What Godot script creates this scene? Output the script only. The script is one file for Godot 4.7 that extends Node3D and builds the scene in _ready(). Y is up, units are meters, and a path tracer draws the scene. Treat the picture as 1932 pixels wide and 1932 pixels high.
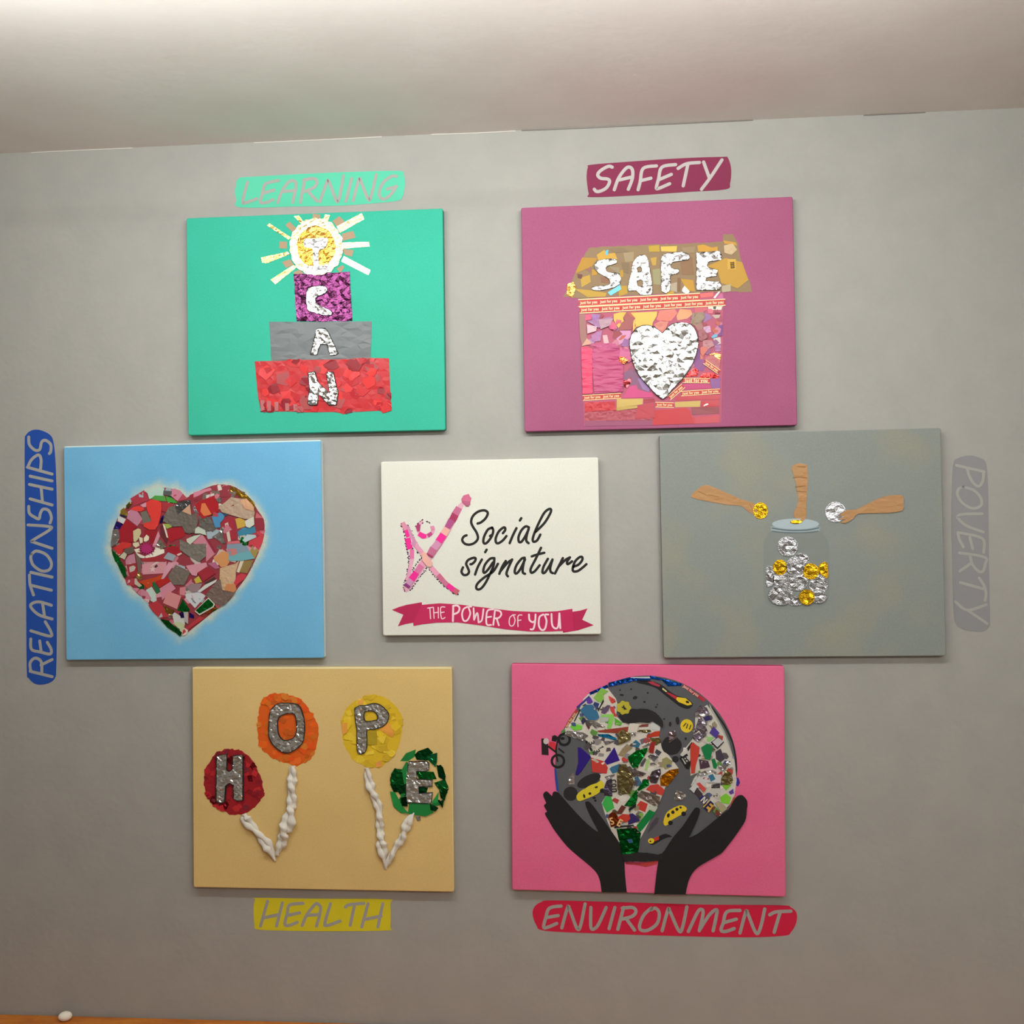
extends Node3D
# A grey wall with seven canvases (six collages around a printed one), six painted word plaques,
# a ceiling batten lamp and a wooden ledge. Metres, y up; the wall is the plane z = 0.

const EYE := Vector3(0.0, 1.5426, 2.418)
const TURN := Vector3(0.014827, 0.083268, -0.0134036)   # camera pitch, yaw, roll
const FOCAL := 2000.0                                    # in pixels of the 1932 x 1932 photograph
const CEILING := 2.456
const FRONT := 0.020                                     # depth of a stretched canvas

var rng := RandomNumberGenerator.new()
var mats := {}
var eye_basis: Basis
var thing: Node3D            # the thing being built
var holder: Node3D           # the part that takes the next pieces
var level := FRONT           # height of the surface that the pieces are glued to
var stack: Array = []        # pieces glued so far: [box, height]
var fx := 0.0
var fy := 0.0
var fs := 1.0

# ------------------------------------------------------------------ tracing
func view(x: float, y: float, s: float) -> void:   # the enlarged view that the next outlines were measured in
	fx = x; fy = y; fs = s

func on_plane(px: float, py: float, z: float) -> Vector3:
	var d := eye_basis * Vector3((px - 966.0) / FOCAL, -(py - 966.0) / FOCAL, -1.0)
	return EYE + d * ((z - EYE.z) / d.z)

func pt(x: float, y: float) -> Vector2:
	var w := thing.transform.affine_inverse() * on_plane(fx + x / fs, fy + y / fs, level)
	return Vector2(w.x, w.y)

func pts(a: Array) -> PackedVector2Array:
	var r := PackedVector2Array()
	for i in range(0, a.size() - 1, 2):
		r.append(pt(a[i], a[i + 1]))
	return r

func unit() -> float:        # metres for one unit of the current view
	return 0.00122 / fs

func ccw(p: PackedVector2Array) -> PackedVector2Array:
	var q := p.duplicate()
	if Geometry2D.is_polygon_clockwise(q):     # the engine's test is for y down, so this is the y-up sense reversed
		q.reverse()
	var s := 0.0
	for i in q.size():
		s += q[i].cross(q[(i + 1) % q.size()])
	if s < 0.0:
		q.reverse()
	return q

func smooth(p: PackedVector2Array, n := 4, closed := true) -> PackedVector2Array:
	var r := PackedVector2Array()
	var c := p.size()
	if c < 3:
		if c == 2 and not closed:
			return p
	for i in (c if closed else c - 1):
		var a := p[(i - 1 + c) % c] if closed else p[maxi(i - 1, 0)]
		var b := p[i]
		var d := p[(i + 1) % c]
		var e := p[(i + 2) % c] if closed else p[mini(i + 2, c - 1)]
		for k in n:
			r.append(b.cubic_interpolate(d, a, e, float(k) / n))
	if not closed:
		r.append(p[c - 1])
	return r

func ragged(p: PackedVector2Array, step: float, amp: float) -> PackedVector2Array:
	var r := PackedVector2Array()
	for i in p.size():
		var a := p[i]
		var b := p[(i + 1) % p.size()]
		var n := maxi(1, int(a.distance_to(b) / step))
		for k in n:
			var q := a.lerp(b, float(k) / n)
			r.append(q + Vector2(rng.randf_range(-amp, amp), rng.randf_range(-amp, amp)))
	return r

func disc(x: float, y: float, r: float, ry := 0.0, tilt := 0.0, n := 20) -> Array:
	var a := []
	for i in n:
		var t := TAU * i / n
		var v := Vector2(cos(t) * r, sin(t) * (ry if ry > 0.0 else r)).rotated(tilt)
		a.append(x + v.x); a.append(y + v.y)
	return a

func box_of(p: PackedVector2Array) -> Rect2:
	var b := Rect2(p[0], Vector2.ZERO)
	for q in p:
		b = b.expand(q)
	return b

# ------------------------------------------------------------------ materials
func noise(seed_: int, freq: float, octaves := 3, kind := FastNoiseLite.TYPE_SIMPLEX_SMOOTH) -> FastNoiseLite:
	var n := FastNoiseLite.new()
	n.seed = seed_
	n.noise_type = kind
	n.frequency = freq
	n.fractal_octaves = octaves
	return n

func bump_tex(seed_: int, freq: float, strength: float, kind := FastNoiseLite.TYPE_SIMPLEX_SMOOTH, size := 256, octaves := 3) -> ImageTexture:
	var n := noise(seed_, freq, octaves, kind)
	var im := n.get_seamless_image(size, size)
	im.convert(Image.FORMAT_RGBA8)
	im.bump_map_to_normal_map(strength)
	return ImageTexture.create_from_image(im)

var tex := {}

func make_textures() -> void:
	tex.crinkle = bump_tex(11, 0.03, 9.0, FastNoiseLite.TYPE_SIMPLEX, 256, 3)
	tex.plaster = bump_tex(13, 0.06, 2.2, FastNoiseLite.TYPE_SIMPLEX_SMOOTH, 512, 4)
	tex.fibre = bump_tex(14, 0.12, 5.0, FastNoiseLite.TYPE_SIMPLEX, 256, 3)

# kinds: p paper, g glossy plastic or varnished paper, f foil, c crumpled paper, t felt or cotton, k painted card
func mat(key: String) -> StandardMaterial3D:
	if mats.has(key):
		return mats[key]
	var m := StandardMaterial3D.new()
	m.resource_name = key.replace(" ", "_")
	m.albedo_color = Color.html(key.substr(2))
	match key[0]:
		"f":
			m.metallic = 1.0
			m.roughness = 0.2
			m.normal_enabled = true
			m.normal_texture = tex.crinkle
			m.normal_scale = 0.22
			m.uv1_triplanar = true
			m.uv1_scale = Vector3(28, 28, 28)
		"g":
			m.roughness = 0.36
			m.metallic_specular = 0.4
		"c":
			m.roughness = 0.5
		"t":
			m.roughness = 0.95
			m.normal_enabled = true
			m.normal_texture = tex.fibre
			m.normal_scale = 0.8
			m.uv1_triplanar = true
			m.uv1_scale = Vector3(40, 40, 40)
		"k":
			m.roughness = 0.85
		_:
			m.roughness = 0.6
	mats[key] = m
	return m

# ------------------------------------------------------------------ meshes
func tri(st: SurfaceTool, a: Vector3, b: Vector3, c: Vector3) -> void:   # towards +z, clockwise
	if (b - a).cross(c - a).z > 0.0:
		st.add_vertex(a); st.add_vertex(c); st.add_vertex(b)
	else:
		st.add_vertex(a); st.add_vertex(b); st.add_vertex(c)

func quad(st: SurfaceTool, a: Vector3, b: Vector3, c: Vector3, d: Vector3) -> void:
	st.add_vertex(a); st.add_vertex(b); st.add_vertex(c)
	st.add_vertex(a); st.add_vertex(c); st.add_vertex(d)

func begin(flat := true) -> SurfaceTool:
	var st := SurfaceTool.new()
	st.begin(Mesh.PRIMITIVE_TRIANGLES)
	st.set_smooth_group(-1 if flat else 0)
	return st

func put(called: String, st: SurfaceTool, m: Material, parent: Node3D) -> MeshInstance3D:
	st.generate_normals()
	var o := MeshInstance3D.new()
	o.name = called
	o.mesh = st.commit()
	o.material_override = m
	parent.add_child(o, true)
	return o

func walls(st: SurfaceTool, p: PackedVector2Array, z0: float, z1: PackedFloat32Array) -> void:
	for i in p.size():
		var j := (i + 1) % p.size()
		quad(st, Vector3(p[i].x, p[i].y, z0), Vector3(p[i].x, p[i].y, z1[i]), Vector3(p[j].x, p[j].y, z1[j]), Vector3(p[j].x, p[j].y, z0))

func plate(p_: PackedVector2Array, z0: float, th: float, curl: float) -> SurfaceTool:
	var p := ccw(p_)
	var ids := Geometry2D.triangulate_polygon(p)
	if ids.is_empty():
		p = ccw(Geometry2D.convex_hull(p))
		if p.size() > 1 and p[0] == p[p.size() - 1]:
			p.remove_at(p.size() - 1)
		p = ccw(p)
		ids = Geometry2D.triangulate_polygon(p)
	var z := PackedFloat32Array()
	for q in p:
		z.append(z0 + th + rng.randf() * curl)
	var st := begin()
	for i in range(0, ids.size(), 3):
		tri(st, Vector3(p[ids[i]].x, p[ids[i]].y, z[ids[i]]), Vector3(p[ids[i + 1]].x, p[ids[i + 1]].y, z[ids[i + 1]]), Vector3(p[ids[i + 2]].x, p[ids[i + 2]].y, z[ids[i + 2]]))
	walls(st, p, z0, z)
	return st

func inside(q: Vector2, p: PackedVector2Array, holes: Array) -> bool:
	if not Geometry2D.is_point_in_polygon(q, p):
		return false
	for h in holes:
		if Geometry2D.is_point_in_polygon(q, h):
			return false
	return true

# a crumpled sheet: a jittered net with uneven heights, cut to the outline
func crumpled(p_: PackedVector2Array, holes: Array, z0: float, th: float, amp: float, cell: float, stretch := Vector2.ONE) -> SurfaceTool:
	var p := ccw(p_)
	var b := box_of(p).grow(cell * 0.5)
	var step := stretch * cell
	var nx := int(b.size.x / step.x) + 2
	var ny := int(b.size.y / step.y) + 2
	var net := PackedVector3Array()
	for j in ny:
		for i in nx:
			net.append(Vector3(b.position.x + (i - 0.3 + rng.randf() * 0.6) * step.x, b.position.y + (j - 0.3 + rng.randf() * 0.6) * step.y, z0 + th + rng.randf() * amp))
	var st := begin()
	for j in ny - 1:
		for i in nx - 1:
			var a := net[j * nx + i]
			var c := net[j * nx + i + 1]
			var d := net[(j + 1) * nx + i + 1]
			var e := net[(j + 1) * nx + i]
			for t in ([[a, c, d], [a, d, e]] if (i + j) % 2 == 0 else [[a, c, e], [c, d, e]]):
				var t2 := PackedVector2Array([Vector2(t[0].x, t[0].y), Vector2(t[1].x, t[1].y), Vector2(t[2].x, t[2].y)])
				var got: Array = Geometry2D.intersect_polygons(t2, p)
				for h in holes:
					var left: Array = []
					for g in got:
						left.append_array(Geometry2D.clip_polygons(g, h))
					got = left
				for g in got:
					if g.size() < 3:
						continue
					var ids := Geometry2D.triangulate_polygon(g)
					for k in range(0, ids.size(), 3):
						tri(st, lift(g[ids[k]], t), lift(g[ids[k + 1]], t), lift(g[ids[k + 2]], t))
	var z := PackedFloat32Array()
	z.resize(p.size()); z.fill(z0 + th + amp * 0.4)
	walls(st, p, z0, z)
	for h in holes:
		var q := ccw(h)
		q.reverse()
		z.resize(q.size()); z.fill(z0 + th + amp * 0.4)
		walls(st, q, z0, z)
	return st

func lift(q: Vector2, t: Array) -> Vector3:
	var a: Vector3 = t[0]
	var b: Vector3 = t[1]
	var c: Vector3 = t[2]
	var d := (b.y - c.y) * (a.x - c.x) + (c.x - b.x) * (a.y - c.y)
	if absf(d) < 1e-12:
		return Vector3(q.x, q.y, a.z)
	var u := ((b.y - c.y) * (q.x - c.x) + (c.x - b.x) * (q.y - c.y)) / d
	var v := ((c.y - a.y) * (q.x - c.x) + (a.x - c.x) * (q.y - c.y)) / d
	return Vector3(q.x, q.y, u * a.z + v * b.z + (1.0 - u - v) * c.z)

# a brush or marker stroke of even width with round ends, slightly proud of the surface
func stroke(st: SurfaceTool, path: PackedVector2Array, w: float, z0: float, z1: float, closed := false) -> void:
	var n := path.size()
	var left := PackedVector2Array()
	var right := PackedVector2Array()
	for i in n:
		var a := path[(i - 1 + n) % n] if closed else path[maxi(i - 1, 0)]
		var b := path[(i + 1) % n] if closed else path[mini(i + 1, n - 1)]
		var d := (b - a).normalized()
		var s := Vector2(-d.y, d.x) * w * 0.5
		left.append(path[i] + s); right.append(path[i] - s)
	for i in (n if closed else n - 1):
		var j := (i + 1) % n
		var a := Vector3(left[i].x, left[i].y, z1)
		var b := Vector3(left[j].x, left[j].y, z1)
		var c := Vector3(right[j].x, right[j].y, z1)
		var d := Vector3(right[i].x, right[i].y, z1)
		tri(st, a, b, c); tri(st, a, c, d)
		var down := Vector3(0, 0, z0 - z1)
		quad(st, b + down, b, a, a + down)
		quad(st, d + down, d, c, c + down)
	if closed:
		return
	for e in 2:
		var o := path[0] if e == 0 else path[n - 1]
		var d := ((path[0] - path[1]) if e == 0 else (path[n - 1] - path[n - 2])).normalized() * w * 0.5
		for k in 8:
			var a := o + d.rotated(-PI / 2 + PI * k / 8.0)
			var b := o + d.rotated(-PI / 2 + PI * (k + 1) / 8.0)
			tri(st, Vector3(o.x, o.y, z1), Vector3(a.x, a.y, z1), Vector3(b.x, b.y, z1))
			quad(st, Vector3(a.x, a.y, z0), Vector3(a.x, a.y, z1), Vector3(b.x, b.y, z1), Vector3(b.x, b.y, z0))

# ------------------------------------------------------------------ gluing pieces
func rest_on(p: PackedVector2Array) -> float:       # the height that a new piece lies at: on top of what it covers
	var b := box_of(p)
	b = b.grow(-minf(b.size.x, b.size.y) * 0.22)
	var z := level
	for s in stack:
		if s[1] > z and b.intersects(s[0]):
			var hit: Array = Geometry2D.intersect_polygons(p, s[2])
			if not hit.is_empty():
				z = s[1]
	return z

func piece(called: String, key: String, p: PackedVector2Array, o := {}) -> MeshInstance3D:
	var th: float = o.get("th", 0.0003)
	var amp: float = o.get("amp", {"f": 0.0016, "c": 0.0013}.get(key[0], 0.0))
	var z: float = o.get("z", rest_on(p))
	var st: SurfaceTool
	if amp > 0.0:
		st = crumpled(p, o.get("holes", []), z, th, amp, o.get("cell", 0.0055), o.get("stretch", Vector2.ONE))
	else:
		st = plate(p, z, th, o.get("curl", 0.0005))
	stack.append([box_of(p), z + th + amp * 0.6 + 0.00008, p])
	return put(called, st, mat(key), o.get("in", holder))

func s(key: String, a: Array) -> MeshInstance3D:    # one scrap of the collage
	return piece({"f": "foil_scrap", "g": "plastic_scrap", "t": "felt_scrap", "k": "painted_shape"}.get(key[0], "paper_scrap"), key, pts(a), {"th": 0.0012} if key[0] == "t" else {})

func region(called: String, key: String, p: PackedVector2Array, o := {}) -> MeshInstance3D:   # a part that carries scraps
	var q := o.duplicate()
	q["in"] = thing
	if not q.has("curl"):
		q["curl"] = 0.0
	holder = piece(called, key, p, q)
	return holder

func fill(keys: Array, outline: PackedVector2Array, count: int, size: float, called := "") -> void:   # torn scraps pasted all over an outline
	var b := box_of(outline)
	var wide := ragged(Geometry2D.offset_polygon(outline, 0.0016)[0], 0.004, 0.0012)
	var made := 0
	var tries := 0
	while made < count and tries < count * 12:
		tries += 1
		var c := b.position + Vector2(rng.randf(), rng.randf()) * b.size
		if not Geometry2D.is_point_in_polygon(c, outline):
			continue
		var n := rng.randi_range(4, 6)
		var turn := rng.randf() * TAU
		var q := PackedVector2Array()
		var r := size * rng.randf_range(0.6, 1.25)
		for k in n:
			q.append(c + Vector2.from_angle(turn + TAU * (k + rng.randf_range(-0.25, 0.25)) / n) * r * rng.randf_range(0.75, 1.15) * Vector2(1.0, 0.85))
		var cut: Array = Geometry2D.intersect_polygons(q, wide)
		if cut.is_empty() or cut[0].size() < 3:
			continue
		var key: String = keys[rng.randi() % keys.size()]
		piece(called if called else {"f": "foil_scrap", "g": "plastic_scrap"}.get(key[0], "paper_scrap"), key, cut[0], {"curl": 0.0011, "cell": 0.0045, "th": 0.0002})
		made += 1

func marks(called: String, key: String, lines: Array, width: float, parent: Node3D, z := -1.0, n := 5, rise := 0.0002, closed := false) -> MeshInstance3D:   # one letter or drawn line, of one or more strokes
	var st := begin()
	var zz := z
	if zz < 0.0:
		zz = level
		for l in lines:
			zz = maxf(zz, rest_on(Geometry2D.convex_hull(pts(l)) if l.size() > 4 else box_poly(pts(l))))
	var k := 0
	for l in lines:
		stroke(st, smooth(pts(l), n, closed), width * unit(), zz, zz + rise + k * 0.00006, closed)
		k += 1
	return put(called, st, m_or(key), parent)

func box_poly(p: PackedVector2Array) -> PackedVector2Array:
	var b := box_of(p).grow(0.001)
	return PackedVector2Array([b.position, Vector2(b.end.x, b.position.y), b.end, Vector2(b.position.x, b.end.y)])

func m_or(key: String) -> Material:
	return wall_paint if key == "wall" else mat(key)

func foil_letter(key: String, a: Array, holes := [], outline := 0.0, o := {}) -> void:
	var p := smooth(pts(a), 2) if o.get("soft", true) else pts(a)
	var hs := []
	for h in holes:
		hs.append(smooth(pts(h), 3))
	var q := {"holes": hs, "cell": o.get("cell", 0.0052), "amp": o.get("amp", 0.0021), "th": 0.0009}
	var l := piece("foil_letter", key, p, q)
	if outline > 0.0:
		var st := begin()
		var z := rest_on(p)
		stroke(st, p, outline * unit(), level, z + 0.0003, true)
		for h in hs:
			stroke(st, h, outline * unit(), level, z + 0.0003, true)
		put("ink_outline", st, mat("k 1c191a"), l)

func words(text: String, key: String, at: Vector2, width: float, turn: float, parent: Node3D, z: float, bold := true) -> void:
	var f := SystemFont.new()
	f.font_names = PackedStringArray(["Droid Sans"])
	f.font_weight = 700 if bold else 400
	var t := TextMesh.new()
	t.font = f
	t.text = text
	t.font_size = 32
	t.curve_step = 3.0
	t.pixel_size = 0.001
	t.depth = 0.002
	var k := width / maxf(t.get_aabb().size.x, 0.001)
	z = maxf(z, rest_on(box_poly(PackedVector2Array([at - Vector2(width, width) * 0.3, at + Vector2(width, width) * 0.3]))) + 0.0003)
	var o := MeshInstance3D.new()
	o.name = "lettering"
	o.mesh = t
	o.material_override = mat(key)
	o.position = Vector3(at.x, at.y, z + 0.0002)
	o.rotation.z = turn
	o.scale = Vector3(k, k * 1.15, 0.1)
	parent.add_child(o, true)

# ------------------------------------------------------------------ things
func start(called: String, label: String, category: String, at: Vector3, turn: float) -> Node3D:
	thing = Node3D.new()
	thing.name = called
	thing.position = at
	thing.rotation_degrees.z = turn
	thing.set_meta("label", label)
	thing.set_meta("category", category)
	add_child(thing, true)
	holder = thing
	stack = []
	return thing

func paint_face(w: int, h: int, base: Color, other: Color, freq: float, bias: float, seed_: int) -> Image:
	var n := noise(seed_, freq, 4)
	var g := noise(seed_ + 1, 0.35, 2)
	var im := Image.create(w, h, false, Image.FORMAT_RGB8)
	for y in h:
		for x in w:
			var k := clampf(n.get_noise_2d(x, y) * 1.4 + bias, 0.0, 1.0)
			var c := base.lerp(other, k)
			var d := g.get_noise_2d(x, y) * 0.022
			im.set_pixel(x, y, Color(c.r + d, c.g + d, c.b + d))
	return im

func bare_edge(im: Image, c: Color, top: int, right: int) -> Image:   # paint that stops just short of the canvas edge
	for y in im.get_height():
		for x in im.get_width():
			if y < top or x >= im.get_width() - right:
				im.set_pixel(x, y, c)
	return im

func canvas(w: float, h: float, face: Image, side: Color) -> void:
	var m := StandardMaterial3D.new()
	m.albedo_texture = ImageTexture.create_from_image(face)
	m.roughness = 0.78
	var b := 0.0022
	var st := begin()
	var rim := []
	var inner := []
	var back := []
	for c in [Vector2(-1, -1), Vector2(1, -1), Vector2(1, 1), Vector2(-1, 1)]:
		for k in 4:       # rounded corner
			var ang := Vector2(c.x, c.y).angle() - PI / 4 + PI / 2 * k / 3.0
			var o := Vector2(c.x * (w / 2 - 0.004), c.y * (h / 2 - 0.004)) + Vector2.from_angle(ang) * 0.004
			rim.append(o)
			inner.append(o - Vector2(signf(c.x), signf(c.y)) * b * 0.8)
	var uv := func(q: Vector2) -> Vector2: return Vector2(q.x / w + 0.5, 0.5 - q.y / h)
	var loops := [[inner, FRONT], [[], 0.0], [rim, FRONT - b]]
	var mid := []
	for i in rim.size():
		mid.append((rim[i] * 0.7 + inner[i] * 0.3))
	loops[1] = [mid, FRONT - b * 0.35]
	var n: int = rim.size()
	for i in n:
		var j := (i + 1) % n
		for v in [Vector2.ZERO, inner[j], inner[i]]:
			st.set_uv(uv.call(v)); st.add_vertex(Vector3(v.x, v.y, FRONT))
		for k in 2:
			var A: Array = loops[k][0]
			var B: Array = loops[k + 1][0]
			var za: float = loops[k][1]
			var zb: float = loops[k + 1][1]
			for q in [[A[i], za], [A[j], za], [B[j], zb], [A[i], za], [B[j], zb], [B[i], zb]]:
				st.set_uv(uv.call(q[0])); st.add_vertex(Vector3(q[0].x, q[0].y, q[1]))
	st.generate_normals()
	var o := MeshInstance3D.new()
	o.name = "canvas_face"
	o.mesh = st.commit()
	o.material_override = m
	thing.add_child(o, true)
	st = begin()
	for i in n:
		var j := (i + 1) % n
		quad(st, Vector3(rim[i].x, rim[i].y, 0.0005), Vector3(rim[i].x, rim[i].y, FRONT - b), Vector3(rim[j].x, rim[j].y, FRONT - b), Vector3(rim[j].x, rim[j].y, 0.0005))
		tri(st, Vector3(0, 0, 0.0005), Vector3(rim[i].x, rim[i].y, 0.0005), Vector3(rim[j].x, rim[j].y, 0.0005))
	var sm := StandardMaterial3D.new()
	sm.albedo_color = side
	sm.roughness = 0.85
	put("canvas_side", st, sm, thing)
	level = FRONT + 0.00005

func structure(called: String, at: Vector3, size: Vector3, m: Material) -> MeshInstance3D:
	var o := MeshInstance3D.new()
	o.name = called
	var b := BoxMesh.new()
	b.size = size
	o.mesh = b
	o.material_override = m
	o.position = at
	o.set_meta("kind", "structure")
	o.set_meta("label", called.replace("_", " ") + " of the room")
	add_child(o, true)
	return o

var wall_paint: StandardMaterial3D

func _ready() -> void:
	rng.seed = 20240611
	eye_basis = Basis.from_euler(TURN)
	var cam := Camera3D.new()
	cam.name = "camera"
	cam.position = EYE
	cam.rotation = TURN
	cam.fov = rad_to_deg(2.0 * atan(966.0 / FOCAL))
	cam.near = 0.05
	add_child(cam)
	cam.current = true
	var env := Environment.new()
	env.background_mode = Environment.BG_COLOR
	env.background_color = Color(0.02, 0.02, 0.02)
	env.tonemap_mode = Environment.TONE_MAPPER_LINEAR
	env.tonemap_exposure = 1.45
	env.sdfgi_enabled = true
	env.ssao_enabled = true
	env.ssil_enabled = true
	var we := WorldEnvironment.new()
	we.name = "environment"
	we.environment = env
	add_child(we)
	make_textures()
	batten_lamp("long fluorescent batten lamp under the ceiling close to the picture wall", Vector3(-0.3, LAMP_HEIGHT, 1.08), 1.9, [0.0], 1.2)
	batten_lamp("unseen twin batten lamp added for fill light, far from the picture wall", Vector3(1.3, LAMP_HEIGHT, 3.1), 1.6, [-0.07, 0.07], 0.78)  # unseen lamp, added to raise the soft fill on the wall
	room()
	junction()
	wooden_ledge()
	plaques()
	learning()
	safety()
	relationships()
	logo()
	poverty()
	hope()
	environment_globe()

# two bare fluorescent battens under the ceiling: one just above the frame, an added twin one behind the camera for fill light
const LAMP_HEIGHT := 2.30
const LAMP_COLOUR := Color(0.96, 0.98, 0.97)

func batten_lamp(label: String, at: Vector3, long: float, tubes: Array, energy: float) -> void:
	var t := Node3D.new()
	t.name = "batten_lamp"
	t.position = Vector3(at.x, CEILING, at.z)
	t.set_meta("label", label)
	t.set_meta("category", "lamp")
	t.set_meta("group", "ceiling battens")
	add_child(t, true)
	var white := StandardMaterial3D.new()
	white.albedo_color = Color(0.9, 0.9, 0.88)
	white.roughness = 0.45
	var glow := StandardMaterial3D.new()
	glow.albedo_color = Color(0.95, 0.95, 0.93)
	glow.emission_enabled = true
	glow.emission = LAMP_COLOUR
	glow.emission_energy_multiplier = 4.0
	var drop := at.y - CEILING
	var b := BoxMesh.new()
	b.size = Vector3(long + 0.08, 0.05, 0.06 * tubes.size())
	part("housing", b, white, Vector3(0, -0.026, 0), t)
	for z in tubes:
		var c := CylinderMesh.new()
		c.top_radius = 0.013; c.bottom_radius = 0.013; c.height = long
		c.radial_segments = 16
		part("tube", c, glow, Vector3(0, drop, z), t).rotation.z = PI / 2
		for e in [-1.0, 1.0]:
			var h := BoxMesh.new()
			h.size = Vector3(0.022, -drop - 0.03, 0.03)
			part("lamp_holder", h, white, Vector3(e * (long / 2 + 0.012), drop / 2 - 0.035, z), t)
		for e in [-1.0, 1.0]:
			var l := AreaLight3D.new()
			l.name = "tube_light"
			l.area_size = Vector2(long, 0.026)
			l.area_normalize_energy = true
			l.area_range = 12.0
			l.light_color = LAMP_COLOUR
			l.light_energy = energy
			l.shadow_enabled = true
			l.position = Vector3(0, drop, z + e * 0.016)
			l.rotation.y = 0.0 if e < 0.0 else PI
			t.add_child(l, true)

func part(called: String, mesh: Mesh, m: Material, at: Vector3, parent: Node3D) -> MeshInstance3D:
	var o := MeshInstance3D.new()
	o.name = called
	o.mesh = mesh
	o.material_override = m
	o.position = at
	parent.add_child(o, true)
	return o

func tint_tex(seed_: int, a: Color, b: Color, freq: float) -> NoiseTexture2D:
	var t := NoiseTexture2D.new()
	t.width = 512; t.height = 512
	t.seamless = true
	t.noise = noise(seed_, freq, 5)
	var g := Gradient.new()
	g.set_color(0, a); g.set_color(1, b)
	t.color_ramp = g
	return t

func room() -> void:
	wall_paint = StandardMaterial3D.new()
	wall_paint.albedo_texture = tint_tex(5, Color.html("9f9c97"), Color.html("a5a19b"), 0.012)
	wall_paint.roughness = 0.72
	wall_paint.normal_enabled = true
	wall_paint.normal_texture = tex.plaster
	wall_paint.normal_scale = 0.1
	wall_paint.uv1_triplanar = true
	wall_paint.uv1_world_triplanar = true
	wall_paint.uv1_scale = Vector3(1.3, 1.3, 1.3)
	var white := StandardMaterial3D.new()
	white.albedo_texture = tint_tex(6, Color.html("e6dbd5"), Color.html("ece4de"), 0.008)
	white.roughness = 0.8
	white.normal_enabled = true
	white.normal_texture = tex.plaster
	white.normal_scale = 0.05
	white.uv1_triplanar = true
	white.uv1_world_triplanar = true
	white.uv1_scale = Vector3(0.9, 0.9, 0.9)
	var floor_mat := StandardMaterial3D.new()
	floor_mat.albedo_texture = tint_tex(7, Color.html("8a7a66"), Color.html("988874"), 0.02)
	floor_mat.roughness = 0.45
	floor_mat.uv1_triplanar = true
	floor_mat.uv1_world_triplanar = true
	var x := 2.5
	var depth := 4.4
	structure("wall_back", Vector3(0, CEILING / 2, -0.05), Vector3(2 * x + 0.2, CEILING, 0.1), wall_paint)
	var plain := StandardMaterial3D.new()
	plain.albedo_color = Color.html("c8c4bc")
	plain.roughness = 0.8
	structure("wall_front", Vector3(0, CEILING / 2, depth + 0.05), Vector3(2 * x + 0.2, CEILING, 0.1), plain)
	structure("wall_left", Vector3(-x - 0.05, CEILING / 2, depth / 2), Vector3(0.1, CEILING, depth), plain)
	structure("wall_right", Vector3(x + 0.05, CEILING / 2, depth / 2), Vector3(0.1, CEILING, depth), plain)
	structure("ceiling", Vector3(0, CEILING + 0.05, depth / 2), Vector3(2 * x + 0.2, 0.1, depth + 0.2), white)
	structure("floor", Vector3(0, -0.05, depth / 2), Vector3(2 * x + 0.2, 0.1, depth + 0.2), floor_mat)

func junction() -> void:      # filler and cracks along the line where the wall meets the ceiling
	var n := 0
	for q in [["k c4beb6", 2.2, [[60,288, 160,284, 250,280], [480,265, 600,261, 720,257], [815,258, 900,255, 972,252]]], ["k 77706c", 1.5, [[985,250, 1080,246, 1180,242, 1310,234, 1420,228], [1630,213, 1700,211, 1745,208]]]]:
		n += 1
		level = 0.0
		view(0, 0, 1)
		var st := begin()
		thing = self
		for l in q[2]:
			var p := pts(l)
			for i in p.size():
				p[i].y = CEILING - 0.0015 + rng.randf_range(-0.0007, 0.0007)
			stroke(st, smooth(p, 5, false), q[1] * unit(), 0.0, 0.0012)
		var o := put("trim_%d" % n, st, mat(q[0]), self)
		o.set_meta("kind", "structure")
		o.set_meta("label", ["pale filler", "dark crack"][n - 1] + " along the edge of the ceiling")

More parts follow.
